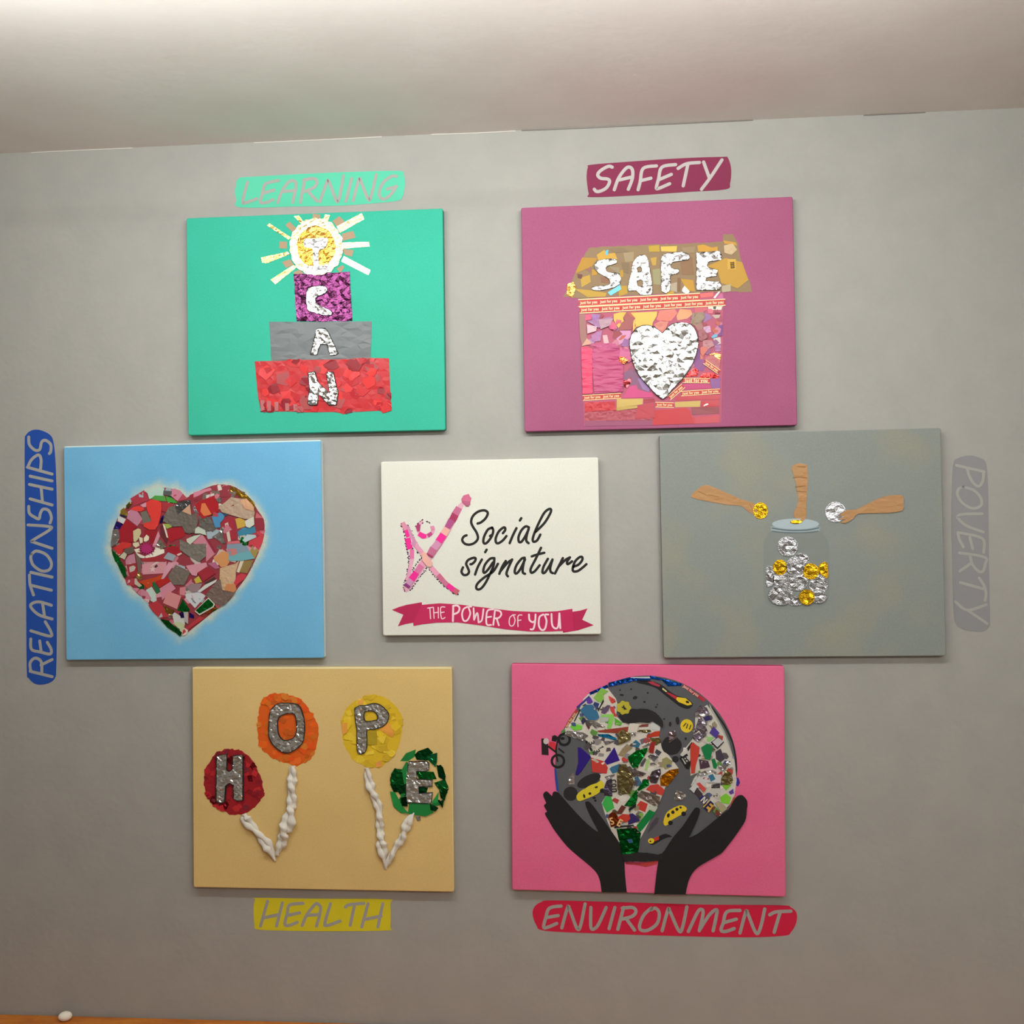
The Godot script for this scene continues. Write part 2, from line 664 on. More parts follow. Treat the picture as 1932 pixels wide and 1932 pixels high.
func wooden_ledge() -> void:
	var im := Image.create(512, 128, false, Image.FORMAT_RGB8)
	var n := noise(31, 0.02, 4)
	for y in 128:
		for xx in 512:
			var k := clampf(0.5 + 0.6 * n.get_noise_2d(xx * 0.5, y * 5.0) + 0.25 * n.get_noise_2d(xx * 3.0, y * 30.0), 0.0, 1.0)
			im.set_pixel(xx, y, Color.html("b4601a").lerp(Color.html("de8a2c"), k))
	var m := StandardMaterial3D.new()
	m.albedo_texture = ImageTexture.create_from_image(im)
	m.roughness = 0.5
	m.uv1_triplanar = true
	m.uv1_scale = Vector3(1.2, 2.5, 2.5)
	var t := Node3D.new()
	t.name = "wooden_bench"
	t.position = Vector3(-0.5, 0, 0.2)
	t.set_meta("label", "orange-brown wooden bench along the foot of the grey wall")
	t.set_meta("category", "bench")
	add_child(t)
	var top := 0.41
	var st := begin()
	bevel_box(st, Vector3(0, top - 0.016, 0), Vector3(3.4, 0.032, 0.39), 0.004)
	put("bench_top", st, m, t)
	for e in [-1.0, 1.0]:
		for f in [-1.0, 1.0]:
			st = begin()
			bevel_box(st, Vector3(e * 1.55, (top - 0.032) / 2, f * 0.14), Vector3(0.06, top - 0.032, 0.06), 0.004)
			put("leg", st, m, t)
	st = begin()
	bevel_box(st, Vector3(0, top - 0.075, 0.14), Vector3(3.04, 0.08, 0.022), 0.003)
	put("rail", st, m, t)
	# the small white oval lying on it near the wall
	var p := on_plane(125.5, 1920.0, 0.0)
	var d := (p - EYE)
	p = EYE + d * ((top + 0.004 - EYE.y) / d.y)
	var o := MeshInstance3D.new()
	o.name = "white_pebble"
	var s_ := SphereMesh.new()
	s_.radius = 0.5; s_.height = 1.0
	s_.radial_segments = 20; s_.rings = 10
	o.mesh = s_
	var w := StandardMaterial3D.new()
	w.albedo_color = Color.html("f2e8da")
	w.roughness = 0.6
	o.material_override = w
	o.scale = Vector3(0.031, 0.021, 0.026)
	o.rotation.y = 0.4
	o.position = Vector3(p.x, top + 0.0102, p.z + 0.006)
	o.set_meta("label", "small white oval pebble lying on the wooden bench")
	o.set_meta("category", "pebble")
	add_child(o)

func bevel_box(st: SurfaceTool, c: Vector3, size: Vector3, b: float) -> void:
	var h := size / 2
	for a in 3:
		var u := (a + 1) % 3
		var v := (a + 2) % 3
		for e in [-1.0, 1.0]:
			var q := []
			for k in [Vector2(-1, -1), Vector2(1, -1), Vector2(1, 1), Vector2(-1, 1)]:
				var w := Vector3.ZERO
				w[a] = e * h[a]; w[u] = k.x * (h[u] - b); w[v] = k.y * (h[v] - b)
				q.append(c + w)
			if e > 0.0:
				q.reverse()
			quad(st, q[0], q[1], q[2], q[3])
		for e in [-1.0, 1.0]:
			for f in [-1.0, 1.0]:
				var q := []
				for k in [[-1, 0], [1, 0], [1, 1], [-1, 1]]:
					var w := Vector3.ZERO
					w[a] = k[0] * (h[a] - b)
					w[u] = e * (h[u] - (b if k[1] == 0 else 0.0))
					w[v] = f * (h[v] - (0.0 if k[1] == 0 else b))
					q.append(c + w)
				if e * f < 0.0:
					q.reverse()
				quad(st, q[0], q[1], q[2], q[3])
	for x in [-1.0, 1.0]:
		for y in [-1.0, 1.0]:
			for z in [-1.0, 1.0]:
				var a := c + Vector3(x * h.x, y * (h.y - b), z * (h.z - b))
				var d := c + Vector3(x * (h.x - b), y * h.y, z * (h.z - b))
				var e := c + Vector3(x * (h.x - b), y * (h.y - b), z * h.z)
				if x * y * z > 0.0:
					st.add_vertex(a); st.add_vertex(e); st.add_vertex(d)
				else:
					st.add_vertex(a); st.add_vertex(d); st.add_vertex(e)

# ------------------------------------------------------------------ the word plaques painted on the wall
func plaque(label: String, key: String, outline: Array, width: float, letters: Array, ink := "wall") -> void:
	level = 0.0
	var c := Vector2.ZERO
	for i in range(0, outline.size(), 2):
		c += Vector2(outline[i], outline[i + 1])
	c /= outline.size() / 2.0
	start("wall_plaque", label, "wall sign", on_plane(fx + c.x / fs, fy + c.y / fs, 0.0), 0.0)
	level = 0.0
	var st := plate(smooth(pts(outline), 4), 0.0, 0.0007, 0.0)
	put("painted_field", st, mat(key), thing)
	for l in letters:
		marks("letter", ink, l, width, thing, 0.0, 6, 0.0011)

func plaques() -> void:
	view(430, 310, 5.52)
	plaque("turquoise plaque with the word LEARNING above the green canvas", "k 58c4a2",
		[85,230, 90,180, 130,140, 260,130, 800,100, 1300,80, 1780,70, 1830,110, 1845,200, 1820,340, 1770,380, 1600,400, 1200,430, 700,440, 130,450, 90,370, 75,280], 33, [
		[[205,190, 155,385, 190,400, 300,360]],
		[[530,170, 450,185, 385,215, 360,310, 340,395, 400,400, 470,370], [380,300, 480,270]],
		[[520,400, 560,290, 620,200, 670,170, 710,200, 700,290, 675,400], [570,285, 700,275]],
		[[800,160, 755,400], [790,165, 890,150, 930,180, 900,240, 800,285], [830,280, 930,385]],
		[[960,390, 1035,180, 1060,200, 1130,380, 1160,350, 1205,120]],
		[[1290,150, 1230,385]],
		[[1305,380, 1365,160, 1390,190, 1460,360, 1490,340, 1545,110]],
		[[1755,125, 1700,130, 1620,190, 1575,290, 1590,350, 1640,360, 1710,300, 1755,230], [1755,235, 1660,260]]])
	view(1090, 290, 6.232)
	plaque("dark red plaque with the word SAFETY above the purple canvas", "k 82294a",
		[105,250, 120,160, 160,130, 600,95, 1200,55, 1700,38, 1760,45, 1795,130, 1805,230, 1790,350, 1740,420, 1300,450, 700,490, 160,512, 130,470, 110,350], 38, [
		[[405,160, 360,150, 270,200, 235,250, 270,290, 350,300, 375,330, 340,400, 270,440, 220,445, 195,420]],
		[[430,425, 480,290, 560,180, 610,160, 645,200, 640,300, 595,420], [490,310, 640,275]],
		[[925,145, 770,175, 735,330, 710,425], [735,320, 860,290]],
		[[1150,130, 990,160, 950,300, 925,400, 950,410, 1080,355], [960,305, 1100,245]],
		[[1180,175, 1280,120, 1430,105], [1295,125, 1240,380]],
		[[1480,100, 1545,280], [1695,75, 1560,280, 1455,420]]], "k b9b0ae")
	view(30, 800, 3.86)
	plaque("tall blue plaque with the word RELATIONSHIPS beside the blue canvas", "k 1247a0",
		[65,150, 75,80, 120,45, 180,45, 250,80, 275,140, 290,300, 300,700, 300,1300, 295,1750, 285,1850, 230,1890, 150,1895, 95,1850, 80,1780, 75,1200, 68,600], 22, [
		[[105,1800, 265,1840], [110,1800, 105,1740, 140,1705, 185,1730, 190,1815], [185,1755, 265,1715]],
		[[110,1565, 115,1640, 180,1660, 250,1675, 258,1640, 230,1590], [185,1655, 175,1580]],
		[[110,1505, 250,1545, 255,1510, 215,1440]],
		[[260,1320, 170,1295, 115,1310, 115,1340, 170,1390, 265,1420], [195,1300, 210,1400]],
		[[100,1100, 105,1170, 130,1245], [115,1175, 260,1210]],
		[[110,1080, 265,1115]],
		[[115,950, 150,925, 220,950, 260,1010, 245,1060, 190,1070, 130,1030, 110,980, 115,950]],
		[[90,735, 230,745, 255,765, 120,850, 130,860, 265,905]],
		[[95,600, 100,650, 140,680, 170,690, 180,650, 200,620, 240,630, 260,680, 250,720]],
		[[100,440, 265,475], [105,545, 265,590], [185,460, 195,565]],
		[[105,380, 265,415]],
		[[85,315, 265,365], [90,310, 115,260, 165,225, 185,260, 180,335]],
		[[95,95, 100,150, 140,190, 175,185, 190,130, 220,120, 255,150, 255,200, 245,215]]])
	view(1780, 850, 5.364)
	plaque("tall pale grey plaque with the word POVERTY beside the grey canvas", "k 8d8a8c",
		[100,130, 140,80, 260,50, 370,75, 425,120, 445,250, 455,600, 460,1200, 470,1700, 465,1780, 400,1830, 300,1830, 200,1810, 130,1760, 105,1650, 90,1200, 80,700, 88,300], 27, [
		[[130,150, 410,215], [240,185, 260,260, 310,340, 360,360, 395,310, 405,220]],
		[[200,370, 150,390, 140,450, 190,530, 270,580, 340,580, 385,540, 370,470, 300,400, 200,370]],
		[[390,640, 200,645, 145,665, 150,690, 230,760, 400,825]],
		[[145,830, 160,900, 200,975], [145,830, 390,890, 405,1030], [265,880, 295,995]],
		[[160,1035, 415,1080, 420,1150, 400,1220, 350,1220, 290,1150, 270,1070], [280,1140, 165,1220]],
		[[170,1335, 400,1400], [360,1290, 410,1370, 430,1450, 420,1515]],
		[[430,1560, 240,1615, 120,1530], [240,1615, 440,1750]]])
	view(460, 1680, 6.44)
	plaque("yellow plaque with the word HEALTH under the tan canvas", "k d8c81c",
		[120,200, 140,110, 170,90, 900,100, 1740,105, 1780,160, 1780,440, 1740,485, 1000,495, 400,485, 160,470, 130,420], 38, [
		[[290,130, 205,430], [470,150, 400,430], [250,330, 430,290]],
		[[720,155, 560,175, 530,280, 500,400, 540,425, 650,385], [540,300, 680,270]],
		[[710,425, 770,290, 870,165, 910,170, 935,210, 920,310, 885,430], [780,300, 920,290]],
		[[1055,160, 990,380, 1010,425, 1170,370]],
		[[1235,200, 1290,170, 1460,155], [1345,180, 1295,420]],
		[[1510,160, 1435,440], [1690,160, 1630,440], [1470,350, 1670,310]]])
	view(990, 1690, 3.645)
	plaque("crimson plaque with the word ENVIRONMENT under the pink canvas", "k d0103e",
		[55,130, 65,80, 110,45, 200,32, 700,45, 1200,60, 1750,65, 1830,80, 1870,120, 1865,190, 1830,250, 1780,275, 1500,285, 1000,275, 500,258, 140,240, 80,200], 22, [
		[[250,70, 170,85, 145,150, 130,215, 160,215, 220,190], [145,150, 230,135]],
		[[255,220, 295,80, 310,95, 360,225, 385,200, 415,55]],
		[[455,80, 455,215, 480,225, 510,190, 560,80]],
		[[620,80, 580,225]],
		[[680,80, 640,230], [670,85, 740,80, 765,105, 740,140, 670,160], [700,160, 755,235]],
		[[870,85, 820,130, 790,200, 800,235, 850,235, 910,190, 925,120, 900,85, 870,95]],
		[[945,240, 985,95, 1000,110, 1060,240, 1085,215, 1115,75]],
		[[1125,245, 1190,110, 1220,95, 1225,130, 1200,240], [1205,230, 1270,130, 1320,95, 1315,150, 1295,240]],
		[[1480,100, 1390,110, 1365,185, 1350,235, 1380,245, 1440,225], [1365,185, 1455,160]],
		[[1480,255, 1520,110, 1535,125, 1590,255, 1620,220, 1650,90]],
		[[1685,130, 1730,110, 1830,105], [1755,115, 1715,250]]])

# ------------------------------------------------------------------ green canvas: I CAN
func learning() -> void:
	start("collage_canvas", "green canvas with stacked gift boxes spelling I CAN under a gold sun", "painting", Vector3(-0.6529, 2.0224, 0), -0.01)
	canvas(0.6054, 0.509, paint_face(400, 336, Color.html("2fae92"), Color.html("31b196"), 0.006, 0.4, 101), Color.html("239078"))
	view(480, 390, 8.05)
	# kraft paper rays
	holder = thing
	for a in [[470,280, 535,225, 640,330, 590,400], [885,110, 1000,120, 1000,225, 885,225], [1185,220, 1290,140, 1380,235, 1270,320], [1330,410, 1500,370, 1540,470, 1340,520], [1340,640, 1510,660, 1480,760, 1370,730], [380,530, 500,530, 490,640, 380,630], [420,840, 540,800, 600,880, 480,930], [590,1000, 680,960, 750,1010, 660,1090], [1250,940, 1340,890, 1370,920, 1300,1010]]:
		piece("paper_ray", "p a88a6c", pts(a))
	var gold := "f f4dc9c"
	for a in [[190,285, 225,250, 560,470, 520,500], [600,145, 680,135, 770,265, 720,270], [1070,120, 1150,125, 1100,280, 1035,265], [1250,300, 1630,100, 1670,190, 1300,400], [1330,545, 1740,535, 1750,605, 1300,640], [1320,830, 1360,750, 1765,965, 1730,1040], [105,775, 500,685, 545,720, 190,860, 120,845], [247,1111, 590,890, 660,905, 320,1179]]:
		piece("foil_ray", gold if a[0] > 1000 else "f ecc878", pts(a), {"amp": 0.0006 if a[0] > 1000 else 0.0011, "cell": 0.006})  # right-hand rays in paler gold: the lamp glare is put into their colour
	region("sun_disc", "f cf9a4c", smooth(pts(disc(945, 615, 330, 350, 0.0, 16)), 3), {"amp": 0.0012, "cell": 0.006})
	for i in 19:
		var t := TAU * i / 19.0
		var c := Vector2(945 + cos(t) * 345, 615 + sin(t) * 372)
		var q := []
		for k in 5:
			var v: Vector2 = Vector2.from_angle(t + PI / 2) * [-85, 70, 95, 10, -80][k] + Vector2.from_angle(t) * [-50, -62, 30, 68, 45][k] * rng.randf_range(0.8, 1.15)
			q.append(c.x + v.x); q.append(c.y + v.y)
		piece("foil_scrap", "f f6e2a8", pts(q), {"amp": 0.0009, "cell": 0.005, "z": level + 0.0022})  # ring foil paled too, with the lamp glare in its colour
	for a in [[680,330, 760,310, 840,420, 720,520, 640,460], [640,560, 780,560, 880,650, 860,700, 700,660], [640,730, 800,720, 870,800, 880,890, 690,890], [1010,660, 1140,670, 1160,820, 1030,850], [1120,420, 1230,440, 1200,600, 1100,560]]:
		piece("foil_scrap", "f c08c3c", pts(a), {"amp": 0.001, "cell": 0.005, "z": level + 0.0016})
	foil_letter("f e4e4e6", [765,500, 930,492, 1105,480, 1110,560, 1060,650, 985,665, 990,890, 1110,905, 1130,1000, 960,1020, 800,1030, 790,925, 900,900, 905,870, 890,640, 770,625], [], 0.0, {"amp": 0.0014})
	view(470, 500, 6.439)
	region("purple_foil_box", "f 643056", ragged(pts([545,110, 880,100, 1222,82, 1245,500, 1258,680, 900,688, 580,684, 560,400]), 0.012, 0.0006), {"amp": 0.0018, "cell": 0.0062})
	foil_letter("f e4e4e6", [700,330, 760,270, 900,255, 950,290, 930,345, 830,385, 810,440, 850,490, 1000,560, 1000,610, 900,610, 780,575, 710,540], [], 5.0, {"amp": 0.0016})
	region("grey_tape_box", "g 6a6e70", pts([245,690, 800,692, 1490,685, 1485,900, 1478,1140, 270,1160, 258,900]), {"amp": 0.0009, "cell": 0.011, "stretch": Vector2(1.6, 0.9)})
	foil_letter("f dcdcde", [820,790, 850,775, 925,770, 960,810, 1085,1075, 1050,1095, 990,1100, 945,960, 870,965, 825,1090, 750,1090], [], 7.0, {"soft": false})
	var red := pts([70,1170, 300,1165, 880,1145, 1500,1140, 1560,1130, 1700,1135, 1710,1400, 1725,1760, 1640,1790, 1580,1770, 1200,1790, 1150,1815, 1060,1785, 700,1790, 500,1780, 150,1780, 110,1600, 90,1400])
	region("red_paper_box", "g c02a30", red, {"amp": 0.0008, "cell": 0.01})
	fill(["g d62f2f", "g b81f2a", "g 8f1a26", "g c92a2e", "g a8474a", "g d8383a"], red, 62, 0.017)
	for x in [140, 220, 310, 440, 540, 1240]:
		s("g b5686a", [x, 1640 + x / 8.0 - 15, x + 48, 1640 + x / 8.0 - 15, x + 50, 1770, x + 4, 1775])
	foil_letter("f dcdcde", [725,1310, 800,1295, 840,1420, 990,1570, 945,1330, 960,1300, 1025,1300, 1085,1560, 1065,1700, 980,1705, 850,1570, 830,1700, 740,1705, 720,1680, 740,1500], [], 7.0, {"soft": false, "amp": 0.0024})

# ------------------------------------------------------------------ purple canvas: the safe house
func word_strip(p0: Array, p1: Array, high: float, count: int) -> void:   # a strip of printed ribbon: cream lines and the words Just for you on red
	var a := pt(p0[0], p0[1])
	var b := pt(p1[0], p1[1])
	var d := (b - a).normalized()
	var n := Vector2(-d.y, d.x) * high * unit() * 0.5
	var base := piece("ribbon_strip", "p c03430", PackedVector2Array([a - n, b - n, b + n, a + n]), {"curl": 0.0})
	var z: float = stack[stack.size() - 1][1]
	var st := begin()
	for e in [-1.0, 1.0]:
		stroke(st, PackedVector2Array([a + n * 0.86 * e, b + n * 0.86 * e]), high * unit() * 0.12, z - 0.0001, z + 0.0002)
	put("gilt_edge", st, mat("g f0d59a"), base)
	var seg := a.distance_to(b) / count
	for i in count:
		words("Just for you", "g f6e3b4", a + d * seg * (i + 0.5), seg * 0.86, d.angle(), base, z)

func safety() -> void:
	start("collage_canvas", "purple canvas with a paper house marked SAFE and a silver heart", "painting", Vector3(0.1344, 2.0165, 0), 0.15)
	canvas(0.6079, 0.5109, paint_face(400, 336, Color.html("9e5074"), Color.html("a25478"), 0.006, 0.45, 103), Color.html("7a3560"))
	view(0, 0, 1)
	region("house_wall", "p b0506a", pts([1094,562, 1365,553, 1363,680, 1361,799, 1230,802, 1102,804, 1098,680]))
	fill(["p a04a62", "c b86a8c", "p c47a90", "p 8e5a80", "g c8566e", "p 9a4450", "c a878a0", "p b85c4c"], pts([1097,592, 1362,578, 1360,700, 1110,700]), 85, 0.0095)
	view(1080, 540, 12.075)
	for q in [["p 9c6a66", [150,640, 300,650, 330,1200, 220,1370, 170,1150]], ["g d0486e", [300,650, 450,640, 430,760, 290,790]], ["c 9a68a4", [430,640, 640,650, 600,770, 460,800]],
		["c a0709a", [330,800, 620,760, 900,700, 890,800, 600,960]], ["c d8aab4", [330,880, 560,930, 540,1030, 340,1090]], ["c b08a98", [600,780, 930,740, 860,900, 640,990]],
		["c a86c9c", [420,1130, 560,1040, 680,1010, 640,1250, 480,1270]], ["g e0a83a", [940,640, 1080,600, 1230,600, 1150,720, 1170,790, 1050,960, 940,780]], ["g e4ac40", [1330,610, 1932,580, 1920,680, 1830,830, 1820,910, 1640,900, 1450,930, 1380,1030, 1380,800, 1440,740]],
		["p 9e5452", [1240,600, 1320,690, 1400,740, 1370,900, 1340,1000, 1220,1000, 1050,1010, 1110,840, 1200,780, 1150,720]], ["g c886b0", [1070,1010, 1330,1010, 1330,1170, 1280,1200, 1060,1340, 1000,1210]], ["g 8f5c90", [1180,1190, 1290,1230, 1280,1390, 1110,1370]],
		["p 984048", [930,1040, 1060,1010, 1140,1090, 1000,1190, 940,1130]], ["p d8aab0", [690,1120, 790,1110, 830,1290, 720,1330]], ["c b84878", [330,1340, 560,1300, 980,1310, 1060,1420, 600,1400]], ["p cc9a84", [330,1190, 450,1310, 210,1370]], ["c d84a80", [850,880, 980,960, 940,1000, 870,990]]]:
		s(q[0], q[1])
	view(1080, 660, 12.075)
	piece("paper_scrap", "c dc3c66", pts([200,-60, 450,-60, 460,1000, 230,1010]), {"amp": 0.0016, "stretch": Vector2(3.0, 1.0)})
	piece("paper_scrap", "c b84674", pts([450,-60, 1080,-20, 1060,260, 1160,340, 1150,960, 500,1000, 460,500]), {"amp": 0.0022, "cell": 0.005, "stretch": Vector2(3.2, 0.9)})
	for q in [["c c25a86", [1080,-60, 1310,0, 1340,250, 1280,300, 1070,170]], ["f d86a3c", [1050,180, 1150,160, 1280,250, 1180,330, 1080,290]], ["p 845674", [1180,520, 1420,380, 1600,650, 1760,900, 1780,1000, 1450,860, 1160,860]], ["f c8484e", [1150,690, 1220,700, 1330,640, 1330,750, 1250,870, 1180,850]],
		["p c8467c", [1300,830, 1460,800, 1500,920, 1830,990, 1830,1090, 1150,1100]], ["p 946fa0", [1480,660, 1580,650, 1760,880, 1740,960, 1600,900]], ["c be2a34", [280,1200, 960,1180, 1000,1380, 540,1400, 290,1420]], ["c aa4654", [280,1420, 1000,1390, 1500,1350, 1830,1330, 1830,1600, 290,1620]],
		["g b84450", [1490,1280, 1860,1200, 1880,1550, 1420,1570, 1480,1350]], ["g a03a48", [1620,1130, 1870,1110, 1880,1180, 1630,1230]], ["g 9a5270", [280,1620, 1830,1590, 1830,1720, 300,1740]], ["g c8a860", [1010,1120, 1610,1110, 1600,1240, 1490,1260, 1010,1310]], ["g b89850", [1000,1310, 1480,1270, 1480,1330, 1010,1390]]]:
		s(q[0], q[1])
	view(1220, 660, 12.075)
	for q in [["g c03c42", [150,1380, 900,1320, 990,1380, 1010,1490, 1090,1560, 1080,1680, 150,1720]], ["g c24c58", [1090,1540, 1660,1480, 1670,1650, 1090,1690]], ["g 924850", [1010,1310, 1650,1310, 1650,1450, 1030,1480]], ["g be4048", [1250,1170, 1640,1140, 1650,1290, 1240,1310]],
		["f e4e0e0", [1280,1270, 1390,1220, 1400,1250, 1300,1290]], ["g be4450", [640,1060, 1660,1020, 1660,1130, 680,1160]], ["p be4474", [830,770, 1440,760, 1450,880, 870,900]], ["p 8c5a92", [1440,650, 1680,640, 1670,880, 1480,870]],
		["f d04444", [900,560, 1100,420, 1180,480, 1150,600, 920,620]], ["f cc3a3a", [1180,660, 1280,540, 1500,520, 1650,600, 1600,660, 1400,640, 1250,690]], ["p 8c5088", [1050,200, 1290,220, 1370,360, 1280,490, 1180,470, 1040,320]],
		["f e08a50", [1420,100, 1600,70, 1700,120, 1680,250, 1500,160]], ["c b86468", [1340,180, 1500,120, 1680,250, 1650,450, 1320,230]], ["g c86a58", [1210,0, 1330,0, 1270,220, 1160,200]], ["g c4a45c", [640,1190, 1230,1160, 1215,1300, 650,1310]]]:
		s(q[0], q[1])
	view(1220, 540, 12.075)
	for q in [["g d24c48", [1210,170, 1530,130, 1510,240, 1240,270]], ["g b04a80", [1580,300, 1700,150, 1760,280, 1750,320]], ["g f0e4d8", [1520,260, 1630,130, 1680,120, 1560,280]], ["g e06a58", [290,560, 640,520, 700,620, 560,790, 470,800, 230,760]],
		["g d08e5c", [760,520, 1000,540, 1050,640, 920,740, 700,780, 680,680]], ["g ba4450", [1090,500, 1350,440, 1390,540, 1250,600, 1100,610]], ["c cc7a6c", [160,880, 300,800, 500,810, 460,920, 380,1090, 240,1000]], ["c 8e7660", [1050,620, 1290,590, 1330,700, 1250,830, 1090,910, 1000,850]],
		["p a07068", [1090,900, 1250,840, 1290,950, 1180,1060]], ["p d8d0c2", [1350,340, 1780,350, 1780,440, 1720,470, 1700,540, 1410,540, 1390,440]], ["p 4a4844", [1510,430, 1590,440, 1570,530, 1520,520]], ["p 701626", [1560,600, 1690,600, 1660,640, 1550,640]],
		["p 946a98", [1330,610, 1430,640, 1500,720, 1400,780, 1310,840, 1290,740]], ["p b8a296", [1480,660, 1680,650, 1650,720, 1560,740]], ["c c498b8", [1290,930, 1440,900, 1470,1040, 1370,1070, 1290,1000]], ["c 98545c", [1170,1010, 1280,970, 1350,1060, 1380,1180, 1250,1260, 1190,1240]],
		["p 744080", [1640,900, 1730,880, 1720,1130, 1640,1150]], ["p 6aacc8", [1470,1160, 1560,1080, 1620,1100, 1600,1160, 1500,1190]], ["p cabcba", [1520,1190, 1680,1160, 1690,1310, 1560,1340]], ["c a06a98", [1540,1360, 1690,1340, 1690,1480, 1560,1490]],
		["c b47a80", [1280,1240, 1480,1230, 1540,1360, 1400,1430, 1280,1380]], ["g c86858", [1220,1400, 1350,1380, 1400,1440, 1280,1600, 1220,1520]], ["p 7a4a84", [1160,1440, 1220,1420, 1220,1680, 1120,1690]]]:
		s(q[0], q[1])
	view(0, 0, 1)
	for q in [[[1092,572], [1320,560], 15.0, 6], [[1094,585.5], [1368,570.5], 13.0, 7], [[1100,751], [1171,746.5], 10.5, 2], [[1288,718], [1339,718.5], 9.5, 1], [[1262,751], [1289,728], 10.0, 1], [[1285,743], [1358,738], 9.5, 2], [[1237,763.5], [1271,764.5], 10.0, 1], [[1329,683], [1356,702], 9.0, 1]]:
		word_strip(q[0], q[1], q[2], q[3])
	view(960, 350, 3.45)
	var heart := smooth(pts([995,962, 945,922, 870,913, 812,950, 787,1010, 790,1080, 810,1160, 850,1240, 920,1320, 1000,1392, 1060,1330, 1120,1270, 1180,1190, 1215,1110, 1230,1030, 1220,960, 1180,905, 1110,895, 1060,905, 1015,945]), 2)
	var h := piece("foil_heart", "f e6e6e8", heart, {"cell": 0.0075, "amp": 0.0034, "th": 0.001})
	var st := begin()
	stroke(st, heart, 0.0014, level, rest_on(heart) + 0.0002, true)
	put("ink_outline", st, mat("k 2a2426"), h)
	view(1050, 430, 5.084)
	region("house_roof", "p 8a6e4c", ragged(pts([60,660, 140,540, 200,380, 310,190, 900,160, 1300,150, 1590,130, 1600,60, 1690,60, 1740,160, 1760,290, 1840,480, 1880,620, 1660,610, 1300,622, 620,650, 250,680]), 0.007, 0.0011))
	for q in [["p b0801c", [245,285, 395,290, 340,370, 180,440]], ["p c49630", [385,260, 460,210, 480,250, 560,240, 585,300, 400,310]], ["p b49220", [880,175, 985,165, 990,230, 890,230]], ["p dcb048", [1000,180, 1155,175, 1150,230, 1005,225]], ["p c48e24", [1350,170, 1410,160, 1490,190, 1545,180, 1545,230, 1360,230]],
		["p be8a2c", [1600,120, 1720,140, 1730,170, 1610,150]], ["p b88a28", [1440,370, 1620,290, 1780,330, 1840,500, 1740,580, 1580,530, 1540,400]], ["p c89c38", [1640,300, 1720,300, 1720,400, 1640,400]], ["p b88820", [1190,490, 1310,500, 1330,610, 1250,600]], ["p bc9020", [1050,600, 1120,590, 1130,630, 1060,640]],
		["p b8902c", [170,585, 340,600, 480,625, 470,660, 300,665]], ["p b48a20", [590,560, 680,555, 680,630, 600,660]], ["p b8902e", [230,480, 320,450, 330,520, 240,570]], ["p b48418", [340,400, 390,400, 390,450, 340,460]], ["p b89030", [900,290, 960,280, 955,360, 920,360]], ["p b08420", [610,410, 640,400, 640,470, 600,480]],
		["f cc8a48", [100,540, 160,520, 190,570, 150,670, 100,640]], ["p 8e7e60", [490,370, 600,380, 610,450]], ["p 948a62", [920,400, 1000,390, 1000,550, 930,540]], ["g 4aaed0", [470,220, 500,210, 490,260, 470,265]], ["g 66bedc", [490,620, 610,545, 620,590, 520,650]], ["p ac9c80", [1580,560, 1670,540, 1670,610, 1590,620]],
		["p a89880", [1090,540, 1155,520, 1155,620, 1090,600]], ["p 86603e", [1190,300, 1300,280, 1320,450, 1200,450]], ["p 7a5636", [1160,480, 1190,480, 1190,610, 1160,610]], ["p 6e3430", [200,440, 250,450, 240,490, 205,480]], ["g 8a4a3a", [280,400, 330,370, 330,430]], ["p 8a5a40", [420,470, 500,480, 500,530, 430,520]], ["c c0a47a", [1605,170, 1690,150, 1730,210, 1680,260, 1610,240]],
		["p 9a8460", [640,240, 740,230, 740,320, 660,330]], ["p 7c6444", [620,330, 700,340, 690,440, 640,420]], ["p 937a58", [1200,190, 1330,180, 1320,240, 1220,240]], ["p 80684a", [500,200, 640,190, 700,230, 560,240]]]:
		s(q[0], q[1])
	var silver := "f e4e4e6"
	foil_letter(silver, [370,350, 420,310, 555,300, 575,340, 510,360, 470,390, 500,430, 600,440, 605,540, 490,590, 360,600, 340,570, 430,560, 500,550, 515,510, 470,470, 400,430, 365,390], [], 3.0)
	foil_letter(silver, [735,330, 800,265, 865,280, 890,380, 920,610, 875,645, 800,640, 765,600, 690,605, 685,560, 715,440], [[770,385, 805,375, 820,405, 790,428], [775,510, 822,500, 828,555, 780,560]], 3.0)
	foil_letter(silver, [1005,290, 1060,250, 1200,235, 1265,260, 1260,310, 1110,330, 1100,390, 1170,400, 1160,440, 1090,460, 1085,610, 1010,610, 1005,480], [], 3.0)
	foil_letter(silver, [1340,240, 1560,225, 1582,260, 1575,310, 1465,325, 1440,355, 1465,392, 1545,405, 1535,462, 1440,478, 1425,510, 1560,518, 1580,560, 1560,595, 1345,600, 1340,530, 1345,400], [], 3.0, {"soft": false})
	s(silver, [1200,610, 1225,560, 1275,610, 1260,635])
	words("IIII", "k 4a3418", pt(1685, 360), 60 * unit(), -1.5, holder, stack[stack.size() - 1][1] + 0.0012)

